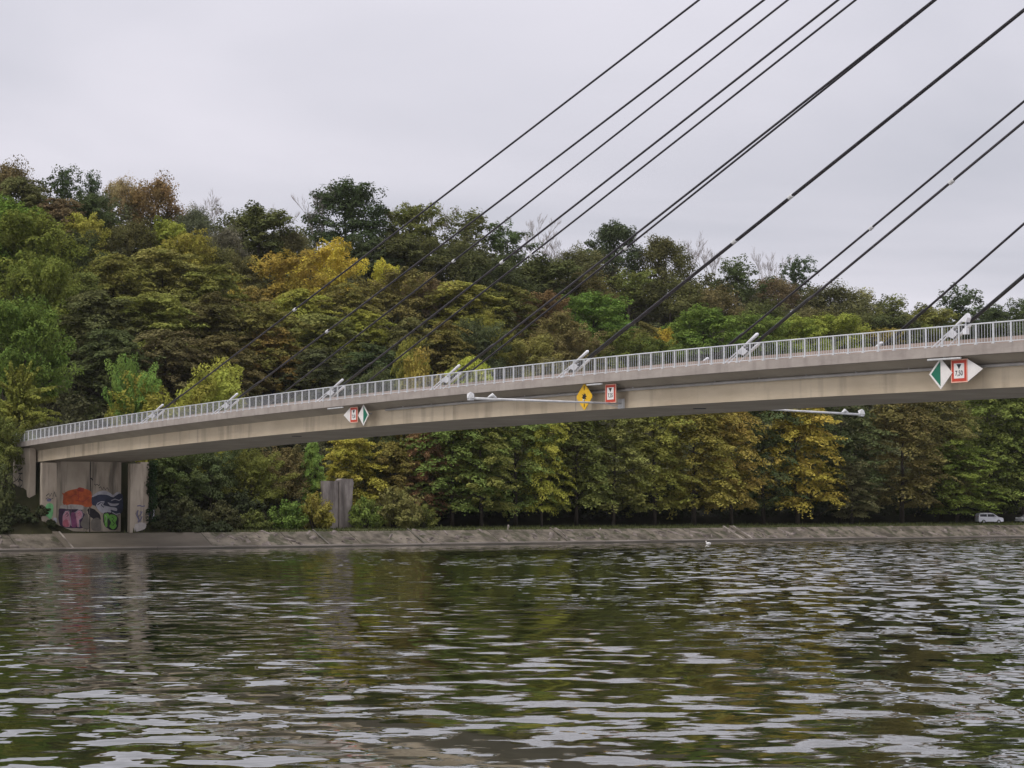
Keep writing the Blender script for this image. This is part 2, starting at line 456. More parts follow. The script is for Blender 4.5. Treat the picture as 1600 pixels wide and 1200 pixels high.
def build_water():
    me = bpy.data.meshes.new('water')
    me.from_pydata([tuple(W(s, t, 0)) for s, t in ((-20, -1500), (1500, -1500), (1500, 1500), (-20, 1500))], [], [(0, 1, 2, 3)])
    # the sheet lies under the bank on its far side (ground stands above it from the waterline on)
    o = mesh_obj('water', me, 'canal_water'); tag(o, kind='structure')
build_water()
bedme = bpy.data.meshes.new('canal_bed')
bedme.from_pydata([(30, -1500, -2.6), (1500, -1500, -2.6), (1500, 1500, -2.6), (30, 1500, -2.6)], [], [(0, 1, 2, 3)])
tag(site(mesh_obj('canal_bed', bedme, 'ground_soil')), kind='structure')

def build_revetment():
    root = bpy.data.objects.new('revetment', None); col.objects.link(root); site(root); tag(root, kind='structure')
    r = random.Random(21)
    S0, Z0, S1, Z1 = 5.05, 1.66, 8.35, 0.22              # top and foot of the sloping slabs
    def slab(t0, t1, rough, mat):
        ns, ntt = (8, 14) if rough else (3, 4)
        vs, fs = [], []
        for i in range(ns + 1):
            a = i / ns
            for j in range(ntt + 1):
                b = j / ntt
                t = t0 + (t1 - t0) * b
                edge = (i in (0, ns)) or (j in (0, ntt))
                dz = r.gauss(0, 0.035) if rough and not edge else 0
                if rough and r.random() < 0.06 and not edge: dz -= 0.14
                vs.append((S0 + (S1 - S0) * a, t, Z0 + (Z1 - Z0) * a + dz + (0 if not rough else -0.03)))
        for i in range(ns):
            for j in range(ntt):
                q = i * (ntt + 1) + j
                fs.append((q, q + ntt + 1, q + ntt + 2, q + 1))
        n0 = len(vs)
        # depth all round
        ring = [j for j in range(ntt + 1)] + [i * (ntt + 1) + ntt for i in range(1, ns + 1)] + \
               [ns * (ntt + 1) + j for j in range(ntt - 1, -1, -1)] + [i * (ntt + 1) for i in range(ns - 1, 0, -1)]
        for q in ring:
            x, y, z = vs[q]; vs.append((x, y, z - 0.35))
        m = len(ring)
        for k in range(m):
            fs.append((ring[k], ring[(k + 1) % m], n0 + (k + 1) % m, n0 + k))
        me = bpy.data.meshes.new('concrete_slab'); me.from_pydata(vs, [], fs); me.update()
        mesh_obj('concrete_slab', me, mat, root)
    t = -46.0
    k = 0
    while t < 330:
        if abs(t - 1.6) < 0.01:
            t1, rough, mat = 17.0, False, 'smooth_slab'
        else:
            t1 = t + r.uniform(6.5, 10.5)
            if t < 1.6 < t1 + 3: t1 = 1.6
            rough, mat = True, 'slab_concrete'
        slab(t + 0.04, t1 - 0.04, rough, mat)
        t = t1
    # toe beam along the water, in lengths
    t = -46.0
    while t < 330:
        t1 = t + 11.3
        mb = MB(); dz = r.uniform(-0.05, 0.05); wet = r.random()
        mb.box(8.32, 8.85, t + 0.03, t1 - 0.03, -0.6, 0.30 + dz)
        mb.build('toe_beam', 'toe_concrete', root)
        MB().box(8.3, 9.35, t, t1, -0.8, 0.06 + dz * 0.3).build('toe_ledge', 'wet_concrete', root)
        MB().box(8.3, 8.88, t + .02, t1 - .02, -0.6, 0.17 + dz).build('splash_strip', 'wet_concrete', root)
        t = t1
    # kerb strips running down the slope
    for tt, mat, w in ((0.9, 'smooth_slab', 0.55), (1.55, 'toe_concrete', 0.16), (30.5, 'wet_concrete', 0.22), (42.5, 'wet_concrete', 0.22),
                       (62.0, 'wet_concrete', 0.2), (88.3, 'toe_concrete', 0.22), (89.3, 'smooth_slab', 0.5), (89.9, 'toe_concrete', 0.2)):
        mb = MB()
        mb.v = [(4.6, tt, 1.88), (4.6, tt + w, 1.88), (8.7, tt + w, 0.20), (8.7, tt, 0.20), (4.6, tt, 1.3), (4.6, tt + w, 1.3), (8.7, tt + w, -0.3), (8.7, tt, -0.3)]
        mb.f = [(0, 1, 2, 3), (4, 7, 6, 5), (0, 4, 5, 1), (1, 5, 6, 2), (2, 6, 7, 3), (3, 7, 4, 0)]
        mb.build('gutter_kerb', mat, root)
    # broken stones lying on the slope
    mb = MB()
    for _ in range(420):
        tt = r.uniform(-44, 300)
        if 0 < tt < 17.5: continue
        a = r.random() ** 0.8
        s = S0 + (S1 - S0) * a; z = Z0 + (Z1 - Z0) * a - 0.03
        w, d, hh = r.uniform(.15, .9), r.uniform(.10, .30), r.uniform(.03, .12)
        b = len(mb.v)
        rot = r.uniform(0, 3.1)
        for (x, y, q) in ((-1, -1, 0), (1, -1, 0), (1, 1, 0), (-1, 1, 0), (-.7, -.6, 1), (.6, -.7, 1), (.7, .6, 1), (-.6, .7, 1)):
            x *= d * r.uniform(.8, 1.15); y *= w * r.uniform(.8, 1.15)
            xx = x * math.cos(rot) - y * math.sin(rot); yy = x * math.sin(rot) + y * math.cos(rot)
            mb.v.append((s + xx, tt + yy, z - .12 + q * (hh + .12) - xx * 0.43))
        mb.f += [tuple(b + i for i in q) for q in ((4, 5, 6, 7), (0, 1, 5, 4), (1, 2, 6, 5), (2, 3, 7, 6), (3, 0, 4, 7))]
    tag(mb.build('rubble', 'rubble_stone', root), kind='stuff')
    return root
build_revetment()

# ------------------------------------------------------------------ the bridge
SS = frange(-34, 190, 2.0)
bridge = thing('cable_stayed_bridge', 'long beige concrete road bridge deck curving gently over the canal', 'bridge', (LX, LY, 0))
sweep([(0.2, -0.02), (0.2, -0.44), (1.2, -0.93), (1.2, -2.10), (1.26, -2.12), (10.24, -2.12), (10.3, -2.10), (10.3, -0.93), (11.3, -0.44), (11.3, -0.02)],
      frange(-3.5, 190, 2.0)).build('box_girder', 'girder_concrete', bridge)
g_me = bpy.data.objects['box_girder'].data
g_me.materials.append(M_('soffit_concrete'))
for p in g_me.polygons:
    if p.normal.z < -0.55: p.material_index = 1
sweep([(-0.07, 0.035), (-0.07, -0.47), (0.16, -0.49), (0.30, -0.40), (0.30, 0.035)], frange(-6, 190, 2.0)).build('cornice', 'cornice_concrete', bridge)
sweep([(11.57, 0.035), (11.57, -0.47), (11.34, -0.49), (11.2, -0.40), (11.2, 0.035)], frange(-6, 190, 2.0)).build('cornice', 'cornice_concrete', bridge)
sweep([(2.1, 0.004), (9.4, 0.004)], SS, closed=False).build('carriageway', 'road_asphalt', bridge)
for ta in (1.75, 9.4):
    sweep([(ta, -0.1), (ta, 0.50), (ta + 0.3, 0.50), (ta + 0.35, -0.1)], SS).build('concrete_barrier', 'barrier_concrete', bridge)
# soffit hatches and thin joints
for s, t in ((52.0, 3.6), (103.0, 5.0)):
    mb = MB(); z = zd(s) - 2.16
    mb.tube([(s, t, z), (s, t, z + 0.1)], 0.42, 12)
    mb.build('inspection_hatch', 'sign_black', bridge)
for s in (9.5, 38, 95, 148):
    sweep([(1.19, -0.95), (1.19, -2.13), (1.3, -2.13), (1.3, -0.95)], [s, s + 0.05]).build('joint_strip', 'barrier_concrete', bridge)

# ---- railings
def railing(t, label, parts_max, s0, s1):
    rt = thing('railing', label, 'railing', (LX, LY, 0))
    SPC = 1.15
    sweep(circle(t, 1.07, 0.035, 8), frange(s0, s1, 1.15)).build('top_rail', 'galvanised', rt)
    sweep([(t - .02, 0.10), (t - .02, 0.145), (t + .02, 0.145), (t + .02, 0.10)], frange(s0, s1, 1.15)).build('bottom_rail', 'galvanised', rt)
    pm = MB().box(-.042, .042, -.035, .035, 0.0, 1.06).box(-.09, .09, -.06, .06, 0.0, 0.05).mesh('post')
    pm.materials.append(M_('galvanised'))
    bm_ = MB().box(-.008, .008, -.008, .008, 0.12, 1.05).mesh('bar')
    bm_.materials.append(M_('galvanised'))
    n = int((s1 - s0) / SPC)
    bars = []
    for i in range(n + 1):
        s = s0 + i * SPC
        p = mesh_obj('post', pm, None, rt); p.location = (s, t, zd(s) + 0.03)
        if i < n:
            for k in range(1, 6):
                sb = s + SPC * k / 6.0
                bars.append(sb)
    inview = [b for b in bars if b < 134.5]
    part = set(sorted(inview, reverse=True)[:parts_max])
    mb = MB()
    for sb in bars:
        if sb in part:
            o = mesh_obj('bar', bm_, None, rt); o.location = (sb, t, zd(sb))
        else:
            z = zd(sb); mb.box(sb - .008, sb + .008, t - .008, t + .008, z + .12, z + 1.05)
    tag(mb.build('bar_row', 'galvanised', rt), kind='stuff')
    return rt
railing(0.06, 'pale galvanised railing of thin upright bars along the near edge of the bridge', 290, -4.8, 172)
railing(11.44, 'matching galvanised railing along the hidden far edge of the bridge', 0, -4.8, 172)

# ---- stay cables with their anchorages
S_P, T_P = 185.0, 5.75
CABLES = [  # side offset, anchor s, height at mast, clamp distances, label
    (0.55, 29.6, 60.6, (27.3,), 'leftmost black stay cable, first along the near edge'),
    (0.55, 44.8, 58.7, (17.7,), 'second black stay cable from the left on the near edge'),
    (0.55, 63.2, 57.9, (24.2,), 'black stay cable anchored just left of the left navigation signs'),
    (0.55, 80.1, 55.8, (), 'black stay cable anchored on the near edge above the tip of the left boom'),
    (0.55, 95.6, 54.0, (16.6, 21.7), 'thick looking black stay cable anchored on the near edge above the yellow diamond'),
    (0.55, 112.3, 51.7, (17.6,), 'black stay cable anchored on the near edge right of the yellow diamond'),
    (0.55, 128.7, 47.8, (), 'black stay cable anchored on the near edge above the right green and white diamond'),
    (10.95, 27.8, 59.2, (40.6,), 'leftmost black stay cable on the far edge, with a high white clamp'),
    (10.95, 44.1, 57.7, (35.0,), 'second black stay cable from the left on the far edge'),
    (10.95, 61.8, 56.5, (28.9,), 'third far-edge black stay cable, close beside a near one'),
    (10.95, 78.3, 54.0, (), 'fourth far-edge black stay cable, hidden behind the thick near one'),
    (10.95, 94.8, 52.4, (20.2,), 'fifth far-edge black stay cable, rising from behind the yellow-green treetops'),
    (10.95, 111.5, 50.6, (), 'rightmost far-edge black stay cable, its white anchor seen through the railing'),
]
for (t, s, zt, clamps, lab) in CABLES:
    root = thing('stay_cable', lab, 'cable', W(s, t, zd(s)), group='stay cables of the bridge')
    a = Vector((0, 0, 0.50)); b = Vector((S_P - s, T_P - t, zt - zd(s)))
    d = (b - a).normalized(); Ln = (b - a).length
    sag = lambda k: Vector((0, 0, -0.0016 * Ln * 4 * k * (1 - k)))
    pts = [a + (b - a) * k + sag(k) for k in [i / 24 for i in range(25)]]
    MB().tube(pts, 0.072, 10).build('cable', 'cable_black', root, True)
    MB().tube([a + d * 0.2, a + d * 6.0, a + d * 6.3], [0.10, 0.10, 0.075], 10).build('sheath', 'sheath_black', root, True)
    for c in clamps:
        p = a + d * c + sag(c / Ln)
        MB().tube([p - d * .17, p - d * .15, p + d * .15, p + d * .17], [.08, .122, .122, .08], 10).build('clamp', 'boom_white', root)
    # anchorage: two inclined tubes, cheek plates and a foot plate
    anc = bpy.data.objects.new('anchorage', None); col.objects.link(anc); anc.parent = root
    up_ = d.cross(Vector((0, 1, 0))).normalized()
    if up_.z < 0: up_ = -up_
    m_ = d.z / math.hypot(d.x, d.y) * 1.04
    def on(z, c0): return Vector(((z - c0) / m_, 0, z))
    u0, u1, u2, u3 = on(.05, .84), on(.80, .84), on(1.60, .84), on(1.64, .84)
    for w in (-.15, .15):
        o_ = Vector((0, w, 0))
        MB().tube([u0 + o_, u1 + o_ * .6], [.034, .040], 8).build('strut', 'white_steel', anc)
    MB().tube([u1.lerp(u0, .1), u2, u3], [.075, .105, .07], 12).build('upper_tube', 'white_steel', anc, True)
    l0, l1, l2, l3 = on(.05, .22), on(.45, .22), on(1.06, .22), on(1.10, .22)
    MB().tube([l0, l1], [.034, .04], 8).build('strut', 'white_steel', anc)
    MB().tube([l1.lerp(l0, .15), l2, l3], [.065, .095, .06], 12).build('lower_tube', 'white_steel', anc, True)
    pl = MB()
    qa, qb, qc, qd = on(.66, .80), on(.96, .80), on(.68, .26), on(.46, .26)
    for w in (-.17, .17):
        pl.prism_y([(qa.x, qa.z), (qd.x, qd.z), (qc.x, qc.z), (qb.x, qb.z)], w - .012, w + .012)
    pl.build('cheek_plate', 'white_steel', anc)
    MB().box(u0.x - .2, l0.x + .3, -.25, .25, 0.0, 0.045).build('foot_plate', 'white_steel', anc)

# ---- mast (out of frame to the right; the cables end on it)
mast = thing('bridge_mast', 'tall concrete mast carrying the stay cables beyond the right edge', 'mast', W(S_P, T_P, 0))
mb = MB(); sec = [(-3, 2.6, 2.2), (11.2, 2.2, 1.7), (44, 1.5, 1.2), (64, 1.1, 0.9)]
for z, a_, b_ in sec:
    mb.v += [(-a_, -b_, z), (a_, -b_, z), (a_, b_, z), (-a_, b_, z)]
for i in range(len(sec) - 1):
    for k in range(4):
        k2 = (k + 1) % 4; mb.f.append((i * 4 + k, i * 4 + k2, i * 4 + 4 + k2, i * 4 + 4 + k))
mb.f += [(3, 2, 1, 0), (12, 13, 14, 15)]
mb.build('shaft', 'pylon_concrete', mast)
MB().box(-6, 6, -6, 6, -3, 1.4).build('footing', 'pylon_concrete', mast)

# ---- service pipe along the girder
pipe = thing('service_pipe', 'grey service pipe hung below the near edge of the bridge deck', 'pipe', (LX, LY, 0))
sweep(circle(1.02, -0.98, 0.085, 8), frange(71, 190, 2.3)).build('pipe', 'pipe_grey', pipe, True)
for s in frange(73.5, 185, 4.0):
    z = zd(s); MB().box(s - .035, s + .035, .98, 1.06, z - 0.98, z - 0.72).build('hanger', 'pipe_grey', pipe)

# ---- radar reflector booms
def boom(sgn, label):
    t0 = 1.2 if sgn < 0 else 10.3
    root = thing('reflector_boom', label, 'boom', W(100.0, t0, 10.98), group='white booms sticking out from the bridge')
    Lb = 11.2
    z1 = 0.02 if sgn < 0 else -0.2
    MB().tube([(0, 0, 0), (0, sgn * Lb * .5, z1 * .5), (0, sgn * Lb, z1)], [.058, .068, .08], 10).build('pole', 'boom_white', root, True)
    MB().box(-.28, .28, min(0, sgn * .12), max(0, sgn * .12), -.3, .3).build('wall_plate', 'boom_white', root)
    MB().tube([(0, sgn * .1, -.25), (0, sgn * 1.5, z1 * .1)], .03, 6).build('brace', 'boom_white', root)
    MB().tube([(0, sgn * (Lb - 1.75), z1 + .08), (0, sgn * (Lb - 1.5), z1 + .24), (0, sgn * (Lb - 1.2), z1 + .09)], [.07, .12, .06], 8).build('lashing', 'boom_white', root)
    # reflector: crossed plates forming a faceted head
    c = Vector((0, sgn * (Lb + .05), z1 + .14)); q = .30
    mb = MB()
    P = [c + Vector(p) * q for p in ((1, 0, 0), (-1, 0, 0), (0, 1, 0), (0, -1, 0), (0, 0, 1), (0, 0, -1))]
    rot = Quaternion((0.4, 0.5, 0.2), 0.7)
    P = [c + rot @ (p - c) for p in P]
    b = 0; mb.v = [tuple(p) for p in P]
    mb.f = [(0, 2, 4), (2, 1, 4), (1, 3, 4), (3, 0, 4), (2, 0, 5), (1, 2, 5), (3, 1, 5), (0, 3, 5)]
    h_ = mb.build('radar_reflector', 'boom_white', root)
    MB().box(-.12, .12, sgn * (Lb + .05) - .15, sgn * (Lb + .05) + .15, z1 - .12, z1 + .26).build('reflector_cage', 'boom_white', root)
boom(-1, 'white pole boom with faceted head reaching out towards the viewer past the yellow diamond')
boom(1, 'white pole boom with knobbed head sticking out to the right from beneath the far side')

# ---- signs
def text_mesh(txt, size):
    cu = bpy.data.curves.new('lettering', 'FONT'); cu.body = txt; cu.size = size; cu.align_x = 'CENTER'; cu.align_y = 'CENTER'
    cu.extrude = 0.002; cu.offset = 0.006
    o = bpy.data.objects.new('tmp_text', cu); col.objects.link(o)
    dg = bpy.context.evaluated_depsgraph_get()
    me = bpy.data.meshes.new_from_object(o.evaluated_get(dg))
    bpy.data.objects.remove(o); bpy.data.curves.remove(cu)
    me.transform(Matrix.Rotation(math.pi / 2, 4, 'X'))
    me.materials.clear()
    me.name = 'lettering'
    return me

def rect(cx, cz, w, h_):
    return [(cx - w / 2, cz - h_ / 2), (cx + w / 2, cz - h_ / 2), (cx + w / 2, cz + h_ / 2), (cx - w / 2, cz + h_ / 2)]

def bracket(root, z=.5):
    MB().box(-.35, -.29, .03, .55, z - .03, z + .03).box(.29, .35, .03, .55, z - .03, z + .03).build('bracket', 'sign_back', root)

def height_sign(s, txt, label, arrow):
    root = thing('height_sign', label, 'sign', W(s, 0.30, zd(s) - 1.20), group='red framed height signs on the bridge')
    MB().prism_y(rect(0, 0, 1.12, 1.18), -.02, .02).build('plate', 'sign_pink', root)
    MB().prism_y(rect(0, 0, 1.00, 1.06), -.026, -.021).build('red_frame', 'sign_red', root)
    MB().prism_y(rect(0, 0, 0.70, 0.76), -.032, -.027).build('white_field', 'sign_white', root)
    MB().prism_y([(-.17, .34), (0, .08), (.17, .34)], -.037, -.033).build('black_triangle', 'sign_black', root)
    o = mesh_obj('lettering', text_mesh(txt, 0.36), 'sign_black', root); o.location = (0, -.036, -.13); o.scale = (0.85, 1, 1)
    if arrow:
        x0 = .575 * arrow
        MB().prism_y([(x0, -.56), (x0 + arrow * 1.02, .02), (x0, .56)], -.018, .018).build('white_pointer', 'sign_white', root)
    bracket(root)
    return root
height_sign(67.50, '7,50', 'red framed sign with white pointer to the left, beside a green diamond', -1)
height_sign(100.03, '7,35', 'red framed height sign without pointer, right of the yellow diamond', 0)
height_sign(129.52, '7,50', 'red framed sign reading 7,50 with white pointer to the right', 1)

def half_diamond(s, side, label):
    root = thing('channel_sign', label, 'sign', W(s, 0.26, zd(s) - 1.29), group='green and white diamond signs on the bridge')
    D = .80
    MB().prism_y([(-D, 0), (0, -D), (D, 0), (0, D)], -.02, .02).build('plate', 'sign_white', root)
    e = .09
    x = side
    MB().prism_y([(0.0, -(D - e * 1.7)), (x * (D - e * 1.6), 0), (0.0, D - e * 1.7)], -.027, -.022).build('green_half', 'sign_green', root)
    bracket(root, .1)
half_diamond(69.02, 1, 'left diamond sign, white with its right half green')
half_diamond(128.27, -1, 'right diamond sign, white with its left half green')

yel = thing('passage_sign', 'yellow diamond sign with black star shape on the bridge side', 'sign', W(97.32, 0.24, zd(97.32) - 1.29))
D = .82
MB().prism_y([(-D, -.08), (-D, .08), (-.06, D), (.06, D), (D, .08), (D, -.08), (.06, -D), (-.06, -D)], -.02, .02).build('plate', 'sign_yellow', yel)
star = []
for k in range(16):
    a = 2 * math.pi * k / 16 + .1
    rr = (.29, .15)[k % 2] * (1.0 + .15 * math.sin(k * 2.3))
    star.append((rr * math.cos(a), rr * math.sin(a)))
MB().prism_y(star, -.027, -.022).build('black_star', 'sign_black', yel)
MB().prism_y([(-.03, .42), (.03, .42), (.045, .62), (0, .70), (-.045, .62)], -.027, -.022).build('arrow_mark', 'sign_black', yel)
MB().prism_y([(-.03, -.42), (-.045, -.6), (0, -.68), (.045, -.6), (.03, -.42)], -.027, -.022).build('arrow_mark', 'sign_black', yel)
MB().tube([(-.03, -.03, -.2), (-.03, -.09, -.2)], [.06, .05], 8).build('lamp_lens', 'lamp_clear', yel)
bracket(yel, .1)

for s0, s1, lab in ((63.9, 66.3, 'thin pale lamp bar above the left navigation signs'),
                    (97.9, 99.5, 'thin pale lamp bar between the yellow diamond and a red framed sign'),
                    (127.6, 129.9, 'thin pale lamp bar above the right green and white diamond')):
    sm = (s0 + s1) / 2
    root = thing('sign_lamp', lab, 'lamp', W(sm, 0.02, zd(sm) - .575), group='lamp bars over the signs')
    hl = (s1 - s0) / 2; sl = 0.034386 - 2 * 0.000171956 * sm
    MB().tube([(-hl, 0, -hl * sl), (hl, 0, hl * sl)], .055, 8).build('tube', 'boom_white', root)
    MB().box(-.05, .05, -.02, .06, .02, .12).build('bracket', 'sign_back', root)

fl = thing('floodlight', 'small white floodlight on the railing above the right signs', 'floodlight', W(130.3, -0.02, zd(130.3) + 1.0))
MB().prism_y([(-.18, .25), (.16, .62), (.24, .40), (.14, .18)], -.14, .14).build('housing', 'white_steel', fl)
MB().box(-.1, .12, -.12, .12, -.42, -.12).build('control_box', 'white_steel', fl)
MB().box(-.03, .03, -.03, .03, -.42, .3).build('stem', 'white_steel', fl)

# ------------------------------------------------------------------ abutment with graffiti
ab = thing('bridge_abutment', 'concrete bridge abutment covered with colourful graffiti', 'abutment', (LX, LY, 0))
def zsof(s): return zd(s) - 2.13
MB().box(0.4, 1.4, 2.55, 6.15, 0.5, 9.0).build('back_wall', 'abutment_concrete', ab)
MB().box(0.4, 1.4, 6.27, 9.62, 0.5, 9.0).build('back_wall', 'abutment_concrete', ab)
MB().box(0.3, 1.3, 6.1, 6.3, 0.5, 9.0).build('wall_joint', 'gr_black', ab)
for t0, t1 in ((0.25, 1.75), (9.8, 11.25)):
    MB().box(2.75, 3.4, t0, t1, 0.8, 8.82).build('fin', 'abutment_concrete', ab)
MB().box(1.6, 2.4, 11.3, 12.3, 0.8, 9.0).build('wing_wall', 'abutment_concrete', ab)
MB().box(-5.2, -0.35, 0.30, 0.95, 1.0, zd(-4) - .52).build('wing_wall', 'abutment_concrete', ab)
MB().box(-3.4, -2.4, 1.0, 11.2, 0.5, 8.9).build('rear_wall', 'soffit_concrete', ab)
MB().box(-2.38, 0.38, 2.6, 9.1, 7.6, 8.9).build('bearing_shelf', 'soffit_concrete', ab)

def g_pt(zx, zy, s):                          # measured spot on the wall photograph -> (t, z) on the plane s
    px, py = 30 + zx / 6.957, 690 + zy / 6.957
    x, y = px - 800, 600 - py
    dv = Vector((x, FPX * math.cos(PITCH) - y * math.sin(PITCH), FPX * math.sin(PITCH) + y * math.cos(PITCH)))
    k = (s + LX * UX + LY * UY) / (dv.x * UX + dv.y * UY)
    P = dv * k
    return ((P.x - LX) * VX + (P.y - LY) * VY, P.z + CAMH)

lay = [0]
def spray(mat, pts, s0, parent=ab, jit=0.06, name='graffiti'):
    lay[0] += 1
    s = s0 + 0.004 + 0.0011 * lay[0]
    pp = [g_pt(x, y, s0) for x, y in pts]
    r = random.Random(lay[0] * 13)
    out = []
    for i, p in enumerate(pp):                 # rounded, slightly wavering outline
        q = pp[(i + 1) % len(pp)]
        for k in (0.0, 0.25, 0.5, 0.75):
            out.append([p[0] + (q[0] - p[0]) * k, p[1] + (q[1] - p[1]) * k])
    for _ in range(2):
        n = len(out)
        out = [[(out[i - 1][0] + 2 * out[i][0] + out[(i + 1) % n][0]) / 4, (out[i - 1][1] + 2 * out[i][1] + out[(i + 1) % n][1]) / 4] for i in range(n)]
    out = [(a + r.uniform(-jit, jit) * .5, b + r.uniform(-jit, jit) * .5) for a, b in out]
    me = bpy.data.meshes.new(name); me.from_pydata([(s, a, b) for a, b in out], [], [tuple(range(len(out)))])
    bm = bmesh.new(); bm.from_mesh(me); bmesh.ops.triangulate(bm, faces=bm.faces); bm.to_mesh(me); bm.free()
    return mesh_obj(name, me, mat, parent)

def scrawl(mat, pts, w, s0, parent=ab):
    """a brush line along measured points"""
    lay[0] += 1
    s = s0 + 0.004 + 0.0011 * lay[0]
    pp = [Vector((0, *g_pt(x, y, s0))) for x, y in pts]
    vs, fs = [], []
    for i, p in enumerate(pp):
        d = (pp[min(i + 1, len(pp) - 1)] - pp[max(0, i - 1)]).normalized()
        n = Vector((0, -d.z, d.y)) * w * .5
        vs += [(s, p.y + n.y, p.z + n.z), (s, p.y - n.y, p.z - n.z)]
    for i in range(len(pp) - 1):
        fs.append((2 * i, 2 * i + 1, 2 * i + 3, 2 * i + 2))
    me = bpy.data.meshes.new('graffiti_line'); me.from_pydata(vs, [], fs)
    return mesh_obj('graffiti_line', me, mat, parent)
SB = 1.4
spray('gr_orange', [(478, 560), (560, 520), (690, 505), (790, 540), (800, 715), (700, 712), (620, 690), (470, 700)], SB)
spray('gr_red', [(630, 498), (705, 500), (700, 545), (630, 545)], SB)
spray('gr_blue', [(785, 600), (850, 570), (930, 560), (1010, 600), (1060, 565), (1130, 560), (1130, 790), (1000, 795), (900, 775), (830, 700), (790, 690)], SB)
spray('gr_white', [(780, 600), (850, 545), (930, 527), (990, 560), (1020, 585), (1060, 545), (1115, 550), (1060, 580), (1020, 612), (960, 578), (870, 572), (800, 605)], SB, jit=.03)
spray('gr_white', [(828, 695), (862, 652), (935, 645), (905, 690), (960, 705), (1070, 722), (1060, 760), (985, 735), (1010, 775), (900, 782), (860, 740)], SB, jit=.03)
spray('gr_white', [(950, 655), (1020, 678), (1095, 668), (1060, 700), (990, 702)], SB, jit=.03)
scrawl('gr_blue', [(850, 690), (880, 665), (915, 660), (890, 690), (920, 715)], .10, SB)
spray('gr_pale', [(440, 690), (560, 682), (712, 692), (702, 745), (560, 735), (445, 745)], SB)
spray('gr_purple', [(425, 720), (470, 730), (560, 735), (690, 738), (735, 850), (730, 940), (580, 945), (430, 930)], SB)
spray('gr_rose', [(470, 800), (500, 752), (540, 755), (548, 820), (560, 910), (545, 930), (470, 925)], SB, jit=.03)
spray('gr_pink', [(470, 870), (500, 845), (530, 850), (545, 925), (480, 930)], SB, jit=.03)
spray('gr_magenta', [(555, 775), (600, 760), (622, 830), (632, 930), (560, 935)], SB, jit=.03)
spray('gr_rose', [(605, 775), (650, 742), (690, 770), (682, 820), (645, 850), (652, 932), (630, 932), (622, 840)], SB, jit=.03)
scrawl('gr_purple', [(505, 800), (520, 770), (532, 800), (515, 815)], .09, SB)
scrawl('gr_pink', [(635, 790), (655, 770), (665, 790), (645, 805)], .07, SB)
spray('gr_grey', [(690, 840), (735, 760), (760, 840), (765, 965), (700, 950), (655, 900)], SB)
spray('gr_black', [(735, 730), (800, 720), (880, 790), (890, 860), (800, 840), (755, 800)], SB)
spray('gr_grey', [(775, 850), (860, 820), (892, 870), (892, 978), (780, 972)], SB)
spray('gr_black', [(908, 775), (960, 765), (1045, 785), (1082, 830), (1070, 955), (1015, 970), (950, 940), (915, 900)], SB)
spray('gr_green', [(915, 790), (960, 775), (990, 815), (955, 850), (960, 930), (930, 925), (925, 850)], SB, jit=.03)
spray('gr_green', [(985, 790), (1040, 795), (1068, 835), (1040, 880), (1065, 920), (1020, 962), (975, 925), (1000, 880), (975, 845)], SB, jit=.03)
scrawl('gr_black', [(1005, 820), (1030, 835), (1010, 860), (1035, 890), (1015, 915)], .08, SB)
scrawl('gr_black', [(778, 395), (800, 420), (790, 400)], .12, SB)
scrawl('gr_black', [(815, 460), (830, 475), (845, 462), (860, 478), (875, 468)], .07, SB)
scrawl('gr_black', [(865, 505), (885, 490), (900, 525), (920, 495), (935, 525), (955, 500), (970, 530)], .07, SB)
for pts in ([(478, 800), (500, 756), (540, 752), (552, 820), (565, 915)], [(600, 775), (650, 738), (694, 770), (684, 822), (648, 852), (655, 930)]):
    scrawl('gr_white', pts, .06, SB)
for x, y0, y1 in ((560, 690, 780), (640, 545, 640), (700, 700, 760), (520, 690, 735), (760, 705, 790)):
    scrawl('gr_red' if y0 < 600 else 'gr_grey', [(x, y0), (x + 3, (y0 + y1) / 2), (x + 1, y1)], .05, SB)
scrawl('gr_orange', [(470, 560), (500, 600), (480, 650), (520, 690)], .12, SB)
scrawl('gr_red', [(560, 600), (610, 570), (660, 600), (610, 640), (700, 650), (760, 600)], .10, SB)
scrawl('gr_white', [(1000, 640), (1040, 625), (1085, 640), (1110, 620)], .09, SB)
scrawl('gr_white', [(1010, 770), (1050, 790), (1095, 780)], .09, SB)
scrawl('gr_pale', [(935, 800), (950, 830), (940, 880)], .05, SB)
SF = 3.4
spray('gr_mint', [(285, 690), (335, 662), (375, 690), (362, 800), (340, 850), (300, 815), (275, 790)], SF)
spray('gr_violet', [(300, 625), (345, 615), (345, 650), (300, 650)], SF)
scrawl('gr_black', [(292, 590), (320, 565), (330, 600), (350, 560), (365, 600), (380, 545), (398, 600)], .08, SF)
spray('gr_white', [(362, 830), (405, 825), (412, 875), (395, 885)], SF)
scrawl('gr_black', [(285, 625), (310, 610), (340, 630), (370, 612)], .06, SF)
scrawl('gr_black', [(1262, 790), (1275, 760), (1290, 800), (1305, 870)], .06, SF)
scrawl('gr_violet', [(1290, 745), (1275, 800), (1300, 850), (1290, 880)], .14, SF)
scrawl('gr_violet', [(1310, 765), (1335, 760), (1305, 810), (1335, 815), (1310, 865)], .12, SF)
scrawl('gr_violet', [(1280, 700), (1310, 695), (1335, 705), (1365, 698)], .12, SF)
spray('gr_pale', [(1250, 900), (1310, 880), (1380, 880), (1380, 940), (1290, 980), (1250, 975)], SF)
spray('gr_blue', [(1400, 745), (1440, 735), (1450, 780), (1430, 830), (1405, 815)], 2.4)
scrawl('gr_white', [(1395, 730), (1430, 712), (1462, 745), (1460, 800), (1440, 840)], .12, 2.4)
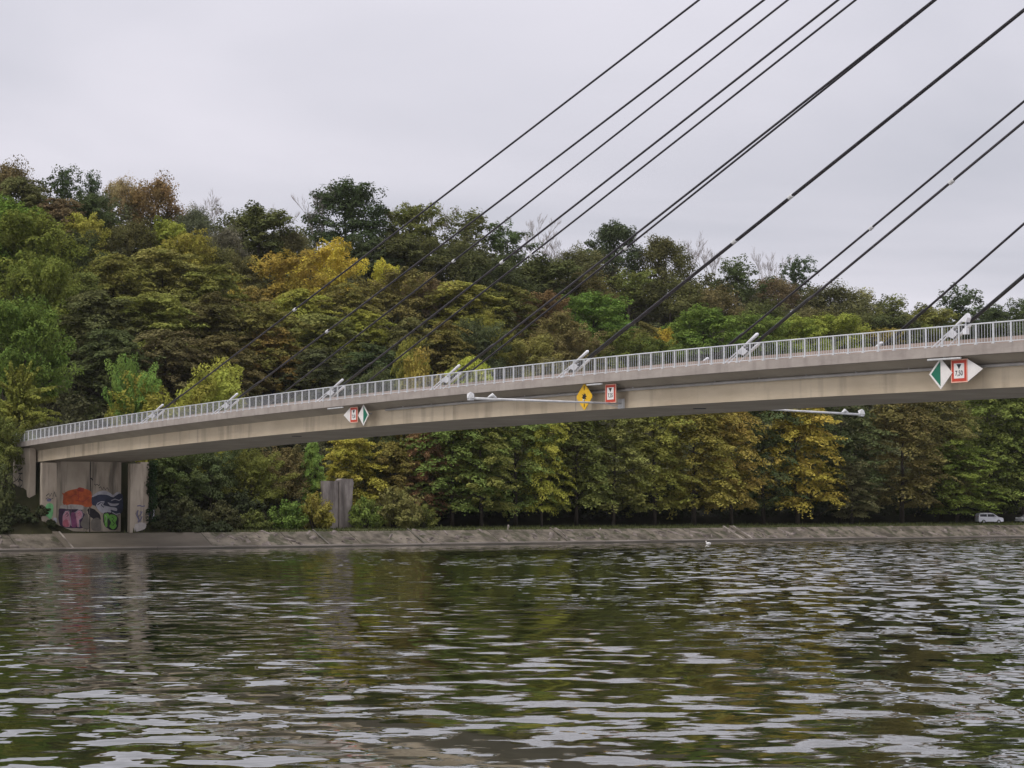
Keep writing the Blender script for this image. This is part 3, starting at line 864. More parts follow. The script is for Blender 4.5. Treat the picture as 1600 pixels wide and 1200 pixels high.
# tags on the near wing wall (faces the viewer's side)
def wing_line(mat, pts, w):
    vs, fs = [], []
    pp = [Vector((x, 0, z)) for x, z in pts]
    for i, p in enumerate(pp):
        d = (pp[min(i + 1, len(pp) - 1)] - pp[max(0, i - 1)]).normalized(); n = Vector((-d.z, 0, d.x)) * w * .5
        vs += [(p.x + n.x, .294, p.z + n.z), (p.x - n.x, .294, p.z - n.z)]
    for i in range(len(pp) - 1): fs.append((2 * i, 2 * i + 1, 2 * i + 3, 2 * i + 2))
    me = bpy.data.meshes.new('graffiti_line'); me.from_pydata(vs, [], fs); mesh_obj('graffiti_line', me, mat, ab)
wing_line('gr_black', [(-4.0, 8.6), (-3.6, 8.1), (-3.0, 8.2), (-2.4, 8.4)], .16)
wing_line('gr_black', [(-3.6, 7.8), (-2.9, 7.75), (-2.4, 7.8)], .12)
wing_line('gr_black', [(-3.7, 6.9), (-3.2, 7.2), (-2.4, 7.0), (-2.5, 6.6), (-3.3, 6.3), (-3.6, 6.5)], .16)
wing_line('gr_mint', [(-3.3, 5.9), (-2.4, 5.6), (-2.9, 5.2)], .5)
wing_line('gr_orange', [(-1.9, 5.0), (-1.0, 4.7)], .9)

# old concrete block behind the bushes
ow = thing('old_concrete_wall', 'weathered grey concrete block standing among bushes beside the towpath', 'wall', W(-4, 36.2, 1.5))
MB().box(0, .7, 0, 1.9, 0, 5.72).build('left_panel', 'old_wall', ow)
MB().prism_x([(2.0, 0), (3.55, 0), (3.6, 3.2), (3.66, 4.6), (3.8, 5.5), (3.66, 5.95), (2.3, 6.0), (2.0, 5.8)], -.25, .95).build('right_panel', 'old_wall', ow)
MB().box(.05, .5, 1.88, 2.02, 0, 5.6).build('joint', 'gr_black', ow)
for t in (.65, 1.2):
    MB().box(.69, .74, t, t + .09, 1.0, 5.6).build('rib', 'old_wall', ow)

# ------------------------------------------------------------------ vehicles, bird, bollard
def make_van(loc, rz, label, paintname, estate=True):
    root = thing('parked_van' if estate else 'parked_car', label, 'van' if estate else 'car', loc, rz)
    prof = [(-2.15, .32), (2.1, .30), (2.2, .55), (2.15, .82), (1.98, .96), (1.30, 1.09), (.42, 1.66), (0, 1.76), (-1.2, 1.78), (-1.85, 1.72), (-2.08, 1.5), (-2.2, 1.0), (-2.2, .5)] if estate else \
           [(-2.0, .30), (2.0, .30), (2.08, .55), (2.0, .78), (1.1, .92), (.35, 1.38), (-.9, 1.42), (-1.6, 1.05), (-2.05, .98), (-2.1, .5)]
    mb = MB(); n = len(prof); rows = ((-.86, 0), (-.80, 1), (.80, 1), (.86, 0))
    b = []
    for y, k in rows:
        b.append(len(mb.v))
        for (x, z) in prof:
            tum = max(0, z - 1.0) * .16
            yy = y * (1 - (tum if abs(y) > .1 else 0))
            xx = x + (0.04 if k and x > 0 else (-0.04 if k else 0)); mb.v.append((xx, yy, z))
    for i in range(3):
        for k in range(n):
            k2 = (k + 1) % n
            mb.f.append((b[i] + k, b[i] + k2, b[i + 1] + k2, b[i + 1] + k))
    mb.f.append(tuple(b[0] + k for k in range(n))); mb.f.append(tuple(b[3] + k for k in reversed(range(n))))
    mb.build('body', paintname, root)
    H = 1.56 if estate else 1.28
    sides = ([(-1.95, 1.15, -1.95, H), (-.75, 1.13, -.75, H)], [(-.62, 1.13, -.62, H), (.95, 1.12, .38, H)]) if estate else ([(-1.3, .98, -.9, H), (-.35, .97, -.35, H)], [(-.25, .97, -.25, H), (.85, .95, .32, H)])
    for sgn in (-1, 1):
        for (p0, p1) in sides:
            mbw = MB()
            yb = .865 - .86 * max(0, p0[1] - 1) * .16; yt = .868 - .86 * (H - 1) * .16
            mbw.v = [(p0[0], sgn * yb, p0[1]), (p1[0], sgn * yb, p1[1]), (p1[2], sgn * yt, p1[3]), (p0[2], sgn * yt, p0[3])]
            mbw.f = [(0, 1, 2, 3)]
            mbw.build('side_window', 'car_glass', root)
    xs = (1.22, .52) if estate else (1.06, .4)
    zs = (1.14, 1.68) if estate else (.95, 1.34)
    wv = MB(); wv.v = [(xs[0] + .045, -.72, zs[0]), (xs[0] + .045, .72, zs[0]), (xs[1] + .045, .66, zs[1]), (xs[1] + .045, -.66, zs[1])]; wv.f = [(0, 1, 2, 3)]
    wv.build('windscreen', 'car_glass', root)
    for x in (-1.35, 1.35):
        for y in (-.80, .80):
            wh = bpy.data.objects.new('wheel', None); col.objects.link(wh); wh.parent = root; wh.location = (x, y, .32)
            MB().tube([(0, -.1, 0), (0, .1, 0)], .32, 16).build('tyre', 'tyre_black', wh)
            MB().tube([(0, -.115, 0), (0, .115, 0)], .2, 12).build('rim', 'rim_grey', wh)
    for y in (-.62, .62):
        MB().box(2.08, 2.19, y - .16, y + .16, .66, .84).build('headlight', 'lamp_clear', root)
        MB().box(-2.24, -2.15, y - .1, y + .1, .75, 1.25 if estate else .95).build('tail_light', 'lamp_red', root)
    MB().box(2.12, 2.25, -.82, .82, .32, .52).build('bumper', 'rim_grey', root)
    for y in (-.95, .95):
        MB().box(.55, .72, y - .08, y + .08, 1.02, 1.18).build('mirror', paintname, root)
    return root
p = W(-1.2, 141.8, 0); p.z = zg(-1.2, 141.8) + .02
make_van(p, math.atan2(VY, VX) - R(24), 'small white van parked on the far bank at right', 'car_white').scale = (.84, .84, .84)
p = W(-1.0, 150.2, 0); p.z = zg(-1.0, 150.2) + .0
make_van(p, math.atan2(VY, VX) + R(170), 'pale grey car at the right edge of the photo, ahead of the white van', 'car_grey', False)

duck = thing('duck', 'small pale duck swimming near the far bank', 'duck', W(20.5, 73.0, 0), ANG + R(170))
mb = MB()
mb.tube([(0, -.34, .16), (0, -.27, .12), (0, -.1, .10), (0, .12, .10), (0, .24, .12), (0, .29, .15)], [.02, .09, .16, .15, .09, .03], 10)
mb.build('body', 'feather_white', duck, True)
MB().tube([(0, .2, .14), (0, .27, .26), (0, .29, .34), (0, .31, .37), (0, .36, .37)], [.06, .05, .06, .065, .03], 8).build('head', 'feather_white', duck, True)
MB().tube([(0, .35, .36), (0, .43, .345)], [.03, .012], 6).build('beak', 'beak_orange', duck)
for x in (-.13, .13):
    MB().tube([(x, .12, .16), (x, -.05, .18), (x * .7, -.25, .18)], [.03, .07, .01], 6).build('wing', 'feather_white', duck, True)

bol = thing('bollard', 'tiny pale stone bollard on the grass edge of the bank', 'bollard', W(3.4, 57.0, zg(3.4, 57.0)))
MB().tube([(0, 0, -.1), (0, 0, .45), (0, 0, .55)], [.13, .12, .06], 8).build('shaft', 'toe_concrete', bol)
MB().tube([(0, 0, -.12), (0, 0, .05)], [.2, .18], 8).build('foot', 'toe_concrete', bol)

# ------------------------------------------------------------------ foliage prototypes
class Leaves:
    def __init__(self, seed):
        self.r = np.random.default_rng(seed); self.P = []; self.T = []; self.H = []
    def clump(self, c, rad, out, n, size=0.22, up=0.5, tint=None, hue=None, droop=0.0, shell=0.62, hemi=-0.35):
        """an uneven puff of leaves: c centre, rad (along out, across, thickness), out = long axis"""
        r = self.r
        out = np.array(out, float); out /= np.linalg.norm(out) + 1e-9
        a = np.array([0, 0, 1.0]); side = np.cross(a, out)
        if np.linalg.norm(side) < 1e-3: side = np.array([1.0, 0, 0])
        side /= np.linalg.norm(side); nrm = np.cross(out, side)
        d = r.normal(size=(int(n * 1.7), 3)); d /= np.linalg.norm(d, axis=1)[:, None]
        d = d[d[:, 2] > hemi][:n]
        n = len(d)
        q = r.uniform(shell, 1.0, n) ** 0.8
        q *= 1 + 0.18 * np.sin(d[:, 0] * 5 + c[0] * 3) * np.cos(d[:, 1] * 4 + c[1] * 2)
        loc = d * q[:, None] * np.array(rad)
        p = np.array(c) + loc[:, :1] * out + loc[:, 1:2] * side + loc[:, 2:] * nrm
        if droop:
            p[:, 2] -= droop * np.maximum(0, loc[:, 0]) ** 2 / max(rad[0], .1)
        nd = d[:, :1] * out + d[:, 1:2] * side + d[:, 2:] * nrm
        nn = nd * 0.7 + np.array([0, 0, up]) + r.normal(size=(n, 3)) * 0.42
        nn /= np.linalg.norm(nn, axis=1)[:, None]
        tg = r.normal(size=(n, 3)) * 0.7 + out * 0.5 + np.array([0, 0, -0.5 * (droop > 0)])
        tg -= nn * np.sum(tg * nn, axis=1)[:, None]; tg /= np.linalg.norm(tg, axis=1)[:, None] + 1e-9
        bt = np.cross(nn, tg)
        sz = size * r.uniform(0.65, 1.3, n)[:, None]
        w = sz * r.uniform(0.45, 0.75, n)[:, None]
        quad = np.stack([p - tg * sz, p + bt * w + tg * sz * .1 - nn * sz * .12, p + tg * sz, p - bt * w + tg * sz * .1 - nn * sz * .12], axis=1)
        self.P.append(quad)
        tt = r.uniform(0.15, 0.85) if tint is None else tint
        hh = r.uniform(0.2, 0.8) if hue is None else hue
        self.T.append(np.clip(tt + r.normal(0, 0.13, n), 0, 1)); self.H.append(np.clip(hh + r.normal(0, 0.10, n), 0, 1))
    def mesh(self, name):
        Q = np.concatenate(self.P); n = len(Q)
        me = bpy.data.meshes.new(name)
        me.vertices.add(n * 4); me.vertices.foreach_set('co', Q.reshape(-1).astype(np.float32))
        me.loops.add(n * 4); me.loops.foreach_set('vertex_index', np.arange(n * 4, dtype=np.int32))
        me.polygons.add(n); me.polygons.foreach_set('loop_start', np.arange(0, n * 4, 4, dtype=np.int32))
        try: me.polygons.foreach_set('loop_total', np.full(n, 4, dtype=np.int32))
        except Exception: pass
        for nm, A in (('tint', self.T), ('hue', self.H)):
            at = me.attributes.new(nm, 'FLOAT', 'FACE'); at.data.foreach_set('value', np.concatenate(A).astype(np.float32))
        me.materials.append(M_('foliage')); me.update(calc_edges=True); me.validate()
        return me

def limbs_mesh(seed, H, R_, hb, nl, r0, bare=False, spread=1.0):
    r = random.Random(seed); mb = MB()
    top = H * (0.72 if not bare else 0.5)
    pts = [Vector((0, 0, -0.6))]
    x = y = 0
    for i in range(1, 6):
        x += r.uniform(-.12, .12); y += r.uniform(-.12, .12)
        pts.append(Vector((x, y, top * i / 5)))
    mb.tube(pts, [r0 * (1.25 - 1.0 * i / 5.2) for i in range(6)], 7)
    ends = []
    for k in range(nl):
        z0 = hb + (top - hb) * (k + .5) / nl * .95
        a = k * 2.4 + r.uniform(-.4, .4)
        f = min(.999, max(0, z0 / top)); i = int(f * 5); base = pts[i].lerp(pts[i + 1], f * 5 - i)
        ln = R_ * r.uniform(.65, .95) * (1.1 - .45 * f) * spread
        rise = ln * r.uniform(.25, .8)
        d = Vector((math.cos(a), math.sin(a), 0))
        m = base + d * ln * .5 + Vector((0, 0, rise * .45)); e = base + d * ln + Vector((r.uniform(-.5, .5), r.uniform(-.5, .5), rise))
        rr = r0 * (.55 - .3 * f)
        mb.tube([base, m, e], [rr, rr * .6, rr * .2], 5)
        ends.append(e)
        for q in range(2):
            e2 = m + Vector((r.uniform(-1, 1), r.uniform(-1, 1), r.uniform(.4, 1.4))) * ln * .35
            mb.tube([m, e2], [rr * .45, rr * .12], 4); ends.append(e2)
    return mb, ends

def unit(r):
    d = r.normal(size=3); return d / np.linalg.norm(d)

PROTO = {}
def proto_round(seed, H=14.0, R_=5.0, hb=2.5, ncl=85, nleaf=125, size=.20, flat=.75, lob=.18):
    L_ = Leaves(seed); r = L_.r; cz = (H + hb) / 2; hz = (H - hb) / 2
    ph = r.uniform(0, 6, 4)
    for k in range(ncl):
        d = unit(r)
        if d[2] < -.55: d[2] *= -1
        d = d / (np.sum(np.abs(d) ** 2.7) ** (1 / 2.7))      # fuller shoulders than a plain ellipsoid
        az = math.atan2(d[1], d[0])
        lobe = 1 + lob * math.sin(3 * az + ph[0]) * (1 - abs(d[2])) + lob * math.sin(2 * az + 4 * d[2] + ph[1])
        q = r.uniform(.66, .90) * lobe
        c = np.array([d[0] * R_ * q, d[1] * R_ * q, cz + d[2] * hz * q])
        rc = r.uniform(.85, 1.45)
        L_.clump(c, (rc * 1.15, rc, rc * flat), d + np.array([0, 0, .2]), nleaf, size, up=.45)
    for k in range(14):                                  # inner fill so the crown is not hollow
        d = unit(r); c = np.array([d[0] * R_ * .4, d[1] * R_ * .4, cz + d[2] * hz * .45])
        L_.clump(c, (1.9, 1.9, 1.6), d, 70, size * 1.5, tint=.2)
    return L_.mesh('crown'), limbs_mesh(seed, H, R_, hb, 7, .24)[0].mesh('trunk', True)

def proto_layered(seed, H=15.0, R_=5.2, hb=2.2, ncl=74, nleaf=195, size=.19, bot=.85, droop=.5, big=1.0):
    L_ = Leaves(seed); r = L_.r; ph = r.uniform(0, 6, 4)
    for k in range(ncl):
        f = (k + r.uniform(0, 1)) / ncl
        z = hb + .4 + (H - hb - .8) * f + r.normal(0, .25)
        az = k * 2.39996 + r.uniform(-.7, .7)
        env = R_ * (math.sin(math.pi * (0.20 + .72 * f) ** 0.85) ** .72) * (bot if f < .25 else 1.0)
        env *= 1 + .14 * math.sin(2 * az + 5 * f + ph[0]) + .12 * math.sin(3 * az - 9 * f + ph[1])
        q = env * r.uniform(.42, .92)
        c = np.array([math.cos(az) * q, math.sin(az) * q, z])
        ln = big * r.uniform(1.1, 2.3); out = np.array([math.cos(az), math.sin(az), r.uniform(-.45, .35)])
        n = int(nleaf * (ln / 1.7) ** 1.5)
        L_.clump(c, (ln, ln * r.uniform(.5, .75), ln * r.uniform(.26, .40)), out, n, size, up=.75, droop=droop * r.uniform(.4, 1.2), hemi=-.25, shell=.45)
        if r.random() < .5:                       # a finger-like tip beyond the spray
            o = out / np.linalg.norm(out)
            L_.clump(c + o * ln * .95 - np.array([0, 0, .25 * ln * droop]), (ln * .55, ln * .28, ln * .2), o + np.array([0, 0, r.uniform(-.3, .5)]), n // 4, size, up=.7)
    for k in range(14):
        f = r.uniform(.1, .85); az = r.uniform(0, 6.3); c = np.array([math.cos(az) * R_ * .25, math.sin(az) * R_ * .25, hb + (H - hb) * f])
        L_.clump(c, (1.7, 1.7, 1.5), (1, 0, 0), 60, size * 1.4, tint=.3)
    return L_.mesh('crown'), limbs_mesh(seed, H, R_, hb, 8, .22)[0].mesh('trunk', True)

def proto_open(seed, H=15.0, R_=5.0, hb=4.0, nleaf=70, size=.19):
    mb, ends = limbs_mesh(seed, H, R_, hb, 11, .26, spread=1.0)
    L_ = Leaves(seed); r = L_.r
    for e in ends:
        for k in range(2):
            c = np.array(e) + r.normal(size=3) * np.array([.7, .7, .6])
            c[2] = min(c[2], H - .8)
            rc = r.uniform(.7, 1.2)
            L_.clump(c, (rc * 1.2, rc, rc * .7), unit(r), nleaf, size, shell=.3)
    for k in range(10):
        az = r.uniform(0, 6.3); q = R_ * r.uniform(.1, .55)
        L_.clump(np.array([math.cos(az) * q, math.sin(az) * q, H * r.uniform(.74, .93)]), (1.2, 1.1, .85), (0, 0, 1), nleaf, size, shell=.3)
    return L_.mesh('crown'), mb.mesh('trunk', True)

def proto_fine(seed, H=13.0, R_=5.0, hb=1.5, ncl=60, nleaf=190, size=.15):
    L_ = Leaves(seed); r = L_.r; cz = (H + hb) / 2; hz = (H - hb) / 2
    for k in range(ncl):
        d = unit(r)
        if d[2] < -.4: d[2] *= -1
        q = r.uniform(.45, .88)
        c = np.array([d[0] * R_ * q, d[1] * R_ * q, cz + d[2] * hz * q])
        rc = r.uniform(1.0, 1.7)
        L_.clump(c, (rc, rc * .8, rc * 1.15), (d[0], d[1], 1.2), nleaf, size, up=.2, shell=.15, hemi=-1)
    return L_.mesh('crown'), limbs_mesh(seed, H, R_, hb, 9, .2)[0].mesh('trunk', True)

def proto_bare(seed, H=14.0, R_=3.6):
    r = random.Random(seed); mb = MB()
    def br(p, d, ln, rad, lev):
        e = p + d * ln; m = p.lerp(e, .5) + Vector((r.uniform(-1, 1), r.uniform(-1, 1), r.uniform(-.3, .6))) * ln * .06
        mb.tube([p, m, e], [rad, rad * .8, rad * .55], 5 if lev < 2 else 3, caps=False)
        if lev >= 5: return
        n = 3 if lev < 4 else 4
        for k in range(n):
            ax = Vector((r.uniform(-1, 1), r.uniform(-1, 1), r.uniform(-.2, .5))).normalized()
            nd = (d + ax * r.uniform(.4, .75)).normalized(); nd.z += .18; nd.normalize()
            st = p.lerp(e, r.uniform(.6, 1.0)) if k else e
            br(st, nd, ln * r.uniform(.58, .78), max(.020, rad * .56), lev + 1)
    br(Vector((0, 0, -.5)), Vector((0, 0, 1)), H * .36, .17, 0)
    me = mb.mesh('twigs', False, fix=False)
    me.materials.append(M_('bark_pale'))
    return me

def proto_bush(seed, H=4.0, R_=3.0, ncl=36, nleaf=120, size=.15):
    L_ = Leaves(seed); r = L_.r
    for k in range(ncl):
        d = unit(r); d[2] = abs(d[2])
        q = r.uniform(.5, .88)
        c = np.array([d[0] * R_ * q, d[1] * R_ * q, .35 + d[2] * (H - .8) * q])
        rc = r.uniform(.5, .95)
        L_.clump(c, (rc * 1.2, rc, rc * .85), d + np.array([0, 0, .5]), nleaf, size, up=.35)
    mb = MB(); rr = random.Random(seed)
    for k in range(6):
        a = k * 1.05; e = Vector((math.cos(a) * R_ * .55, math.sin(a) * R_ * .55, H * .6))
        mb.tube([(0, 0, -.3), (e.x * .4, e.y * .4, H * .3), e], [.07, .05, .02], 5)
    return L_.mesh('crown'), mb.mesh('stems', True)

def proto_spray(seed, H=9.0, R_=4.0):
    """long leafy shoots fanning up and out"""
    L_ = Leaves(seed); r = L_.r; mb = MB()
    for k in range(64):
        az = k * 2.39996; el = r.uniform(-.1, 1.35) if k > 10 else r.uniform(.9, 1.5)
        z0 = r.uniform(.18, .55) * H
        d = np.array([math.cos(az) * math.cos(el), math.sin(az) * math.cos(el), math.sin(el) * .85])
        ln = R_ * r.uniform(.8, 1.05)
        base = np.array([0, 0, z0])
        for q in np.linspace(.35, 1.0, 5):
            c = base + d * ln * q; c[2] -= .5 * q * q * (1 - math.sin(el))
            L_.clump(c, (.75, .34 * (1.25 - .5 * q), .24), d, 58, .15, up=.6, droop=.15, tint=r.uniform(.4, .9))
        mb.tube([base, base + d * ln * .9], [.05, .015], 4)
    for k in range(14):
        d = unit(r); L_.clump(np.array([d[0] * 1.6, d[1] * 1.6, H * .4 + d[2] * 2.2]), (1.6, 1.6, 1.3), d, 60, .26, tint=.2)
    mb.tube([(0, 0, -.6), (0.1, 0, H * .3), (0, .1, H * .6)], [.22, .17, .08], 7)
    return L_.mesh('crown'), mb.mesh('trunk', True)

def add_proto(kind, fn, seeds, **kw):
    H, R_ = kw.get('H'), kw.get('R_')
    PROTO[kind] = []
    for sd in seeds:
        c, t = fn(sd, **kw)
        t.materials.append(M_('bark'))
        PROTO[kind].append((c, t, H, R_))
add_proto('round', proto_round, (11, 12, 13), H=14.0, R_=5.0)
add_proto('cloud', proto_round, (16, 17, 18), H=13.0, R_=5.5, hb=1.5, ncl=70, nleaf=200, size=.17, flat=.8, lob=.26)
add_proto('dome', proto_round, (91, 92), H=14.0, R_=5.6, hb=1.8, ncl=125, nleaf=140, size=.17, flat=.8, lob=.10)
add_proto('layered', proto_layered, (21, 22, 23, 24), H=15.0, R_=5.2)
add_proto('tall', proto_layered, (31, 32, 33, 34), H=20.0, R_=4.6, hb=2.0, ncl=120, nleaf=160, size=.175, bot=1.12, droop=.7, big=.9)
add_proto('open', proto_open, (41, 42, 43), H=15.0, R_=5.0)
add_proto('fine', proto_fine, (51, 52), H=13.0, R_=5.0)
add_proto('bush', proto_bush, (61, 62, 63), H=4.0, R_=3.0)
add_proto('spray', proto_spray, (71, 72), H=9.0, R_=4.0)
BARE = [proto_bare(81), proto_bare(82), proto_bare(83)]

COL = dict(
    dark=(.056, .066, .028), deep=(.044, .057, .028), mid=(.088, .103, .026), green=(.094, .128, .026), bright=(.110, .180, .034),
    olive=(.116, .112, .031), dolive=(.078, .078, .030), gold=(.200, .180, .026), yellow=(.310, .255, .026), ygreen=(.165, .160, .028),
    lime=(.175, .195, .028), rust=(.130, .098, .038), brown=(.098, .084, .042), tan=(.180, .140, .085), orange=(.165, .126, .032),
    red=(.125, .070, .036), grey=(.100, .098, .064), pale=(.150, .170, .068))

trng = random.Random(99)
def plant(s, t, H, Rr, kind, c, label, cat='tree', group=None, name=None, sink=0.0):
    z = zg(s, t) - sink
    nm = name or {'bush': 'shrub', 'bare': 'bare_tree'}.get(kind, 'broadleaf_tree')
    root = thing(nm, label, cat, W(s, t, z), trng.uniform(0, 6.28), group)
    if kind == 'bare':
        me = trng.choice(BARE); o = mesh_obj('branches', me, None, root)
        root.scale = (Rr / 4.2, Rr / 4.2, H / 14.0)
        return root
    cm, tm, H0, R0 = trng.choice(PROTO[kind])
    root.scale = (Rr / R0, Rr / R0, H / H0)
    o = mesh_obj('crown', cm, None, root)
    cc = COL[c] if isinstance(c, str) else c
    j = [trng.uniform(.88, 1.12) for _ in range(3)]
    o.color = (cc[0] * j[0] * 1.80, cc[1] * j[1] * 1.80, cc[2] * j[2] * 1.45, 1)
    mesh_obj('stems' if kind == 'bush' else 'trunk', tm, None, root)
    return root

def st_of(px, D):                                # ground spot D metres behind the bridge end, on the bearing of photo column px
    k = (px - 800) / FPX
    Z = (LX * UX + LY * UY - D) / (k * UX + UY)
    X = k * Z
    return (X - LX) * VX + (Z - LY) * VY, Z

def hill(px, ytop, wpx, H, kind, c, label, **kw):
    """tree on the wooded slope: walk up the slope until a tree of height H reaches the bearing's height"""
    best = None
    el = (784 - ytop) / FPX
    D = 11.0
    while D < 132:
        t, Z = st_of(px, D)
        e = zg(-D, t) + H - (CAMH + el * Z)
        if best is None or abs(e) < best[0]: best = (abs(e), D, t, Z, e)
        if e >= 0: break
        D += 0.75
    _, D, t, Z, e = best
    Hh = max(5.0, H - e)
    plant(-D, t, Hh, wpx / 2 * 1.15 * Z / FPX, kind, c, label, **kw)

def bank(px, ytop, wpx, s, kind, c, label, **kw):
    t, Z = st_of(px, -s)
    H = CAMH + (784 - ytop) / FPX * Z - zg(s, t)
    plant(s, t, H, wpx / 2 * Z / FPX, kind, c, label, **kw)

# ---- skyline and upper slope, left to right
hill(12, 240, 95, 15, 'fine', 'brown', 'brown thin-leaved tree at the far left of the skyline')
hill(95, 246, 74, 16, 'open', 'deep', 'dark airy tree on the left skyline, sky showing through its crown')
hill(139, 259, 52, 14, 'open', 'deep', 'smaller dark airy tree on the skyline, right of its larger twin')
hill(186, 270, 62, 13, 'fine', 'tan', 'tan wispy tree on the skyline beside the rusty one')
hill(243, 264, 96, 15, 'fine', 'rust', 'rusty brown pointed tree on the left skyline')
hill(316, 296, 66, 13, 'bare', 'grey', 'half bare grey tree on the skyline right of the rusty one', name='broadleaf_tree')
hill(300, 318, 70, 12, 'fine', 'grey', 'dull grey-green bushy tree below the half bare tree on the skyline')
hill(402, 320, 100, 14, 'round', 'dolive', 'olive round tree on the skyline left of the big dark dome')
hill(352, 345, 80, 12, 'fine', 'grey', 'greyish thin tree between the rusty and olive skyline trees')
hill(452, 352, 80, 12, 'fine', 'brown', 'brown bushy tree at the foot of the big dark dome')
hill(492, 280, 60, 15, 'bare', 'grey', 'bare pale twiggy tree left of the big dark dome')
hill(440, 315, 46, 11, 'bare', 'grey', 'low bare twigs in the dip of the skyline left of centre')
hill(540, 282, 118, 17, 'dome', 'deep', 'big dark green dome shaped tree on the skyline left of centre')
hill(605, 312, 40, 13, 'bare', 'grey', 'thin bare tree just right of the big dark dome')
hill(640, 318, 84, 15, 'round', 'mid', 'green tree on the skyline behind the leftmost cable')
hill(688, 308, 60, 14, 'bare', 'grey', 'bare pale twigs on the skyline between the first two cables')
hill(724, 314, 110, 15, 'open', 'dolive', 'dark olive open crowned tree on the skyline between the first two cables')
hill(792, 338, 94, 15, 'open', 'dark', 'dark open crowned tree on the skyline crossed by the second cable')
hill(838, 332, 66, 14, 'bare', 'grey', 'bare pinkish twigs on the skyline in the middle')
hill(872, 366, 56, 12, 'bare', 'grey', 'short bare twigs on the skyline right of the middle')
hill(905, 378, 90, 12, 'fine', 'brown', 'brown thicket tree on the skyline left of the round dark one')
hill(960, 346, 78, 15, 'dome', 'deep', 'dark green round-topped tree on the skyline behind the paired cables')
hill(1036, 364, 100, 15, 'fine', 'dolive', 'olive brown tree on the skyline right of the paired cables')
hill(1076, 362, 60, 15, 'bare', 'grey', 'bare pale trees on the skyline, left one of a pair')
hill(1112, 366, 60, 14, 'bare', 'grey', 'bare pale trees on the skyline, right one of a pair')
hill(1152, 394, 92, 15, 'open', 'dark', 'dark clumped tree under the thick cable on the skyline')
hill(1202, 384, 56, 14, 'bare', 'grey', 'lone bare tree on the skyline beside a dark airy one')
hill(1215, 428, 84, 12, 'fine', 'brown', 'brown tree beneath the lone bare tree on the right skyline')
hill(1246, 388, 60, 15, 'open', 'deep', 'small dark airy oak standing up from the right skyline')
hill(1300, 436, 116, 13, 'fine', 'dolive', 'olive fuzzy tree on the falling right skyline')
hill(1352, 446, 60, 12, 'open', 'pale', 'pale yellow-green airy tree on the falling right skyline')
hill(1398, 456, 70, 13, 'open', 'mid', 'mid green airy tree at the low end of the skyline')
hill(1500, 438, 100, 18, 'open', 'deep', 'large dark spreading oak behind the rightmost cables')
hill(1455, 478, 90, 13, 'round', 'olive', 'olive green round tree left of the large spreading oak')
hill(1560, 480, 90, 13, 'round', 'dark', 'dark green tree right of the large spreading oak')
hill(1604, 455, 60, 15, 'open', 'dark', 'dark airy tree at the right edge of the skyline')

# ---- upper middle slope
hill(30, 275, 110, 14, 'layered', 'dolive', 'dark olive tree below the far left skyline')
hill(88, 308, 96, 13, 'layered', 'brown', 'brownish olive tree below the two dark airy trees')
hill(138, 298, 66, 12, 'round', 'dark', 'small dark green tree beneath the smaller airy tree')
hill(132, 336, 66, 12, 'round', 'lime', 'yellow-green topped tree high on the left slope')
hill(92, 364, 96, 13, 'cloud', 'dark', 'dark green billowing tree high on the left slope')
hill(204, 338, 90, 12, 'fine', 'dolive', 'olive tree under the rusty skyline tree')
hill(258, 342, 72, 12, 'round', 'lime', 'left of two yellow-green trees high on the left slope')
hill(290, 362, 70, 13, 'round', 'ygreen', 'right of two yellow-green trees high on the left slope')
hill(374, 402, 62, 12, 'round', 'dolive', 'dull dark tree between olive trees and golden tree')
hill(330, 372, 90, 12, 'fine', 'dolive', 'dull olive tree above the layered olive trees')
hill(425, 396, 118, 14, 'cloud', 'gold', 'golden yellow broad tree on the left slope')
hill(510, 380, 96, 15, 'cloud', 'yellow', 'bright yellow tree beside the golden one, touching the leftmost cable')
hill(395, 450, 76, 11, 'layered', 'orange', 'orange brown tree at the foot of the golden one')
hill(600, 408, 46, 12, 'round', 'yellow', 'small yellow treetop between the first two cables')
hill(608, 428, 120, 13, 'cloud', 'rust', 'rust coloured round tree between the first two cables')
hill(572, 372, 90, 12, 'round', 'deep', 'dark green tree in the hollow below the big dome')
hill(640, 368, 110, 13, 'round', 'dark', 'dark green tree in the hollow behind the first cables')
hill(716, 372, 110, 13, 'fine', 'dolive', 'dark olive tree in the middle of the upper slope')
hill(780, 392, 110, 13, 'fine', 'dark', 'shaded grey-green tree behind the middle cables')
hill(850, 400, 100, 13, 'round', 'dark', 'dark green tree below the bare twigs right of the middle')
hill(915, 415, 100, 13, 'fine', 'dolive', 'dull olive tree below the round dark skyline tree')
hill(985, 412, 100, 13, 'open', 'olive', 'olive tree with pale leaf tufts below the paired cables')
hill(1050, 425, 110, 13, 'fine', 'dolive', 'shaded brownish tree left of the thick cable')
hill(1120, 440, 100, 13, 'fine', 'brown', 'dull brown tree under the thick cable')
hill(1195, 462, 110, 13, 'fine', 'dolive', 'dark olive tree in the shade on the right slope')
hill(1270, 470, 100, 12, 'fine', 'brown', 'brown-olive tree behind the right pair of cables')
hill(1345, 482, 100, 12, 'fine', 'dolive', 'dull green tree behind the right pair of cables, lower down')
hill(1405, 496, 80, 12, 'round', 'dark', 'dark tree just above the railing on the right')

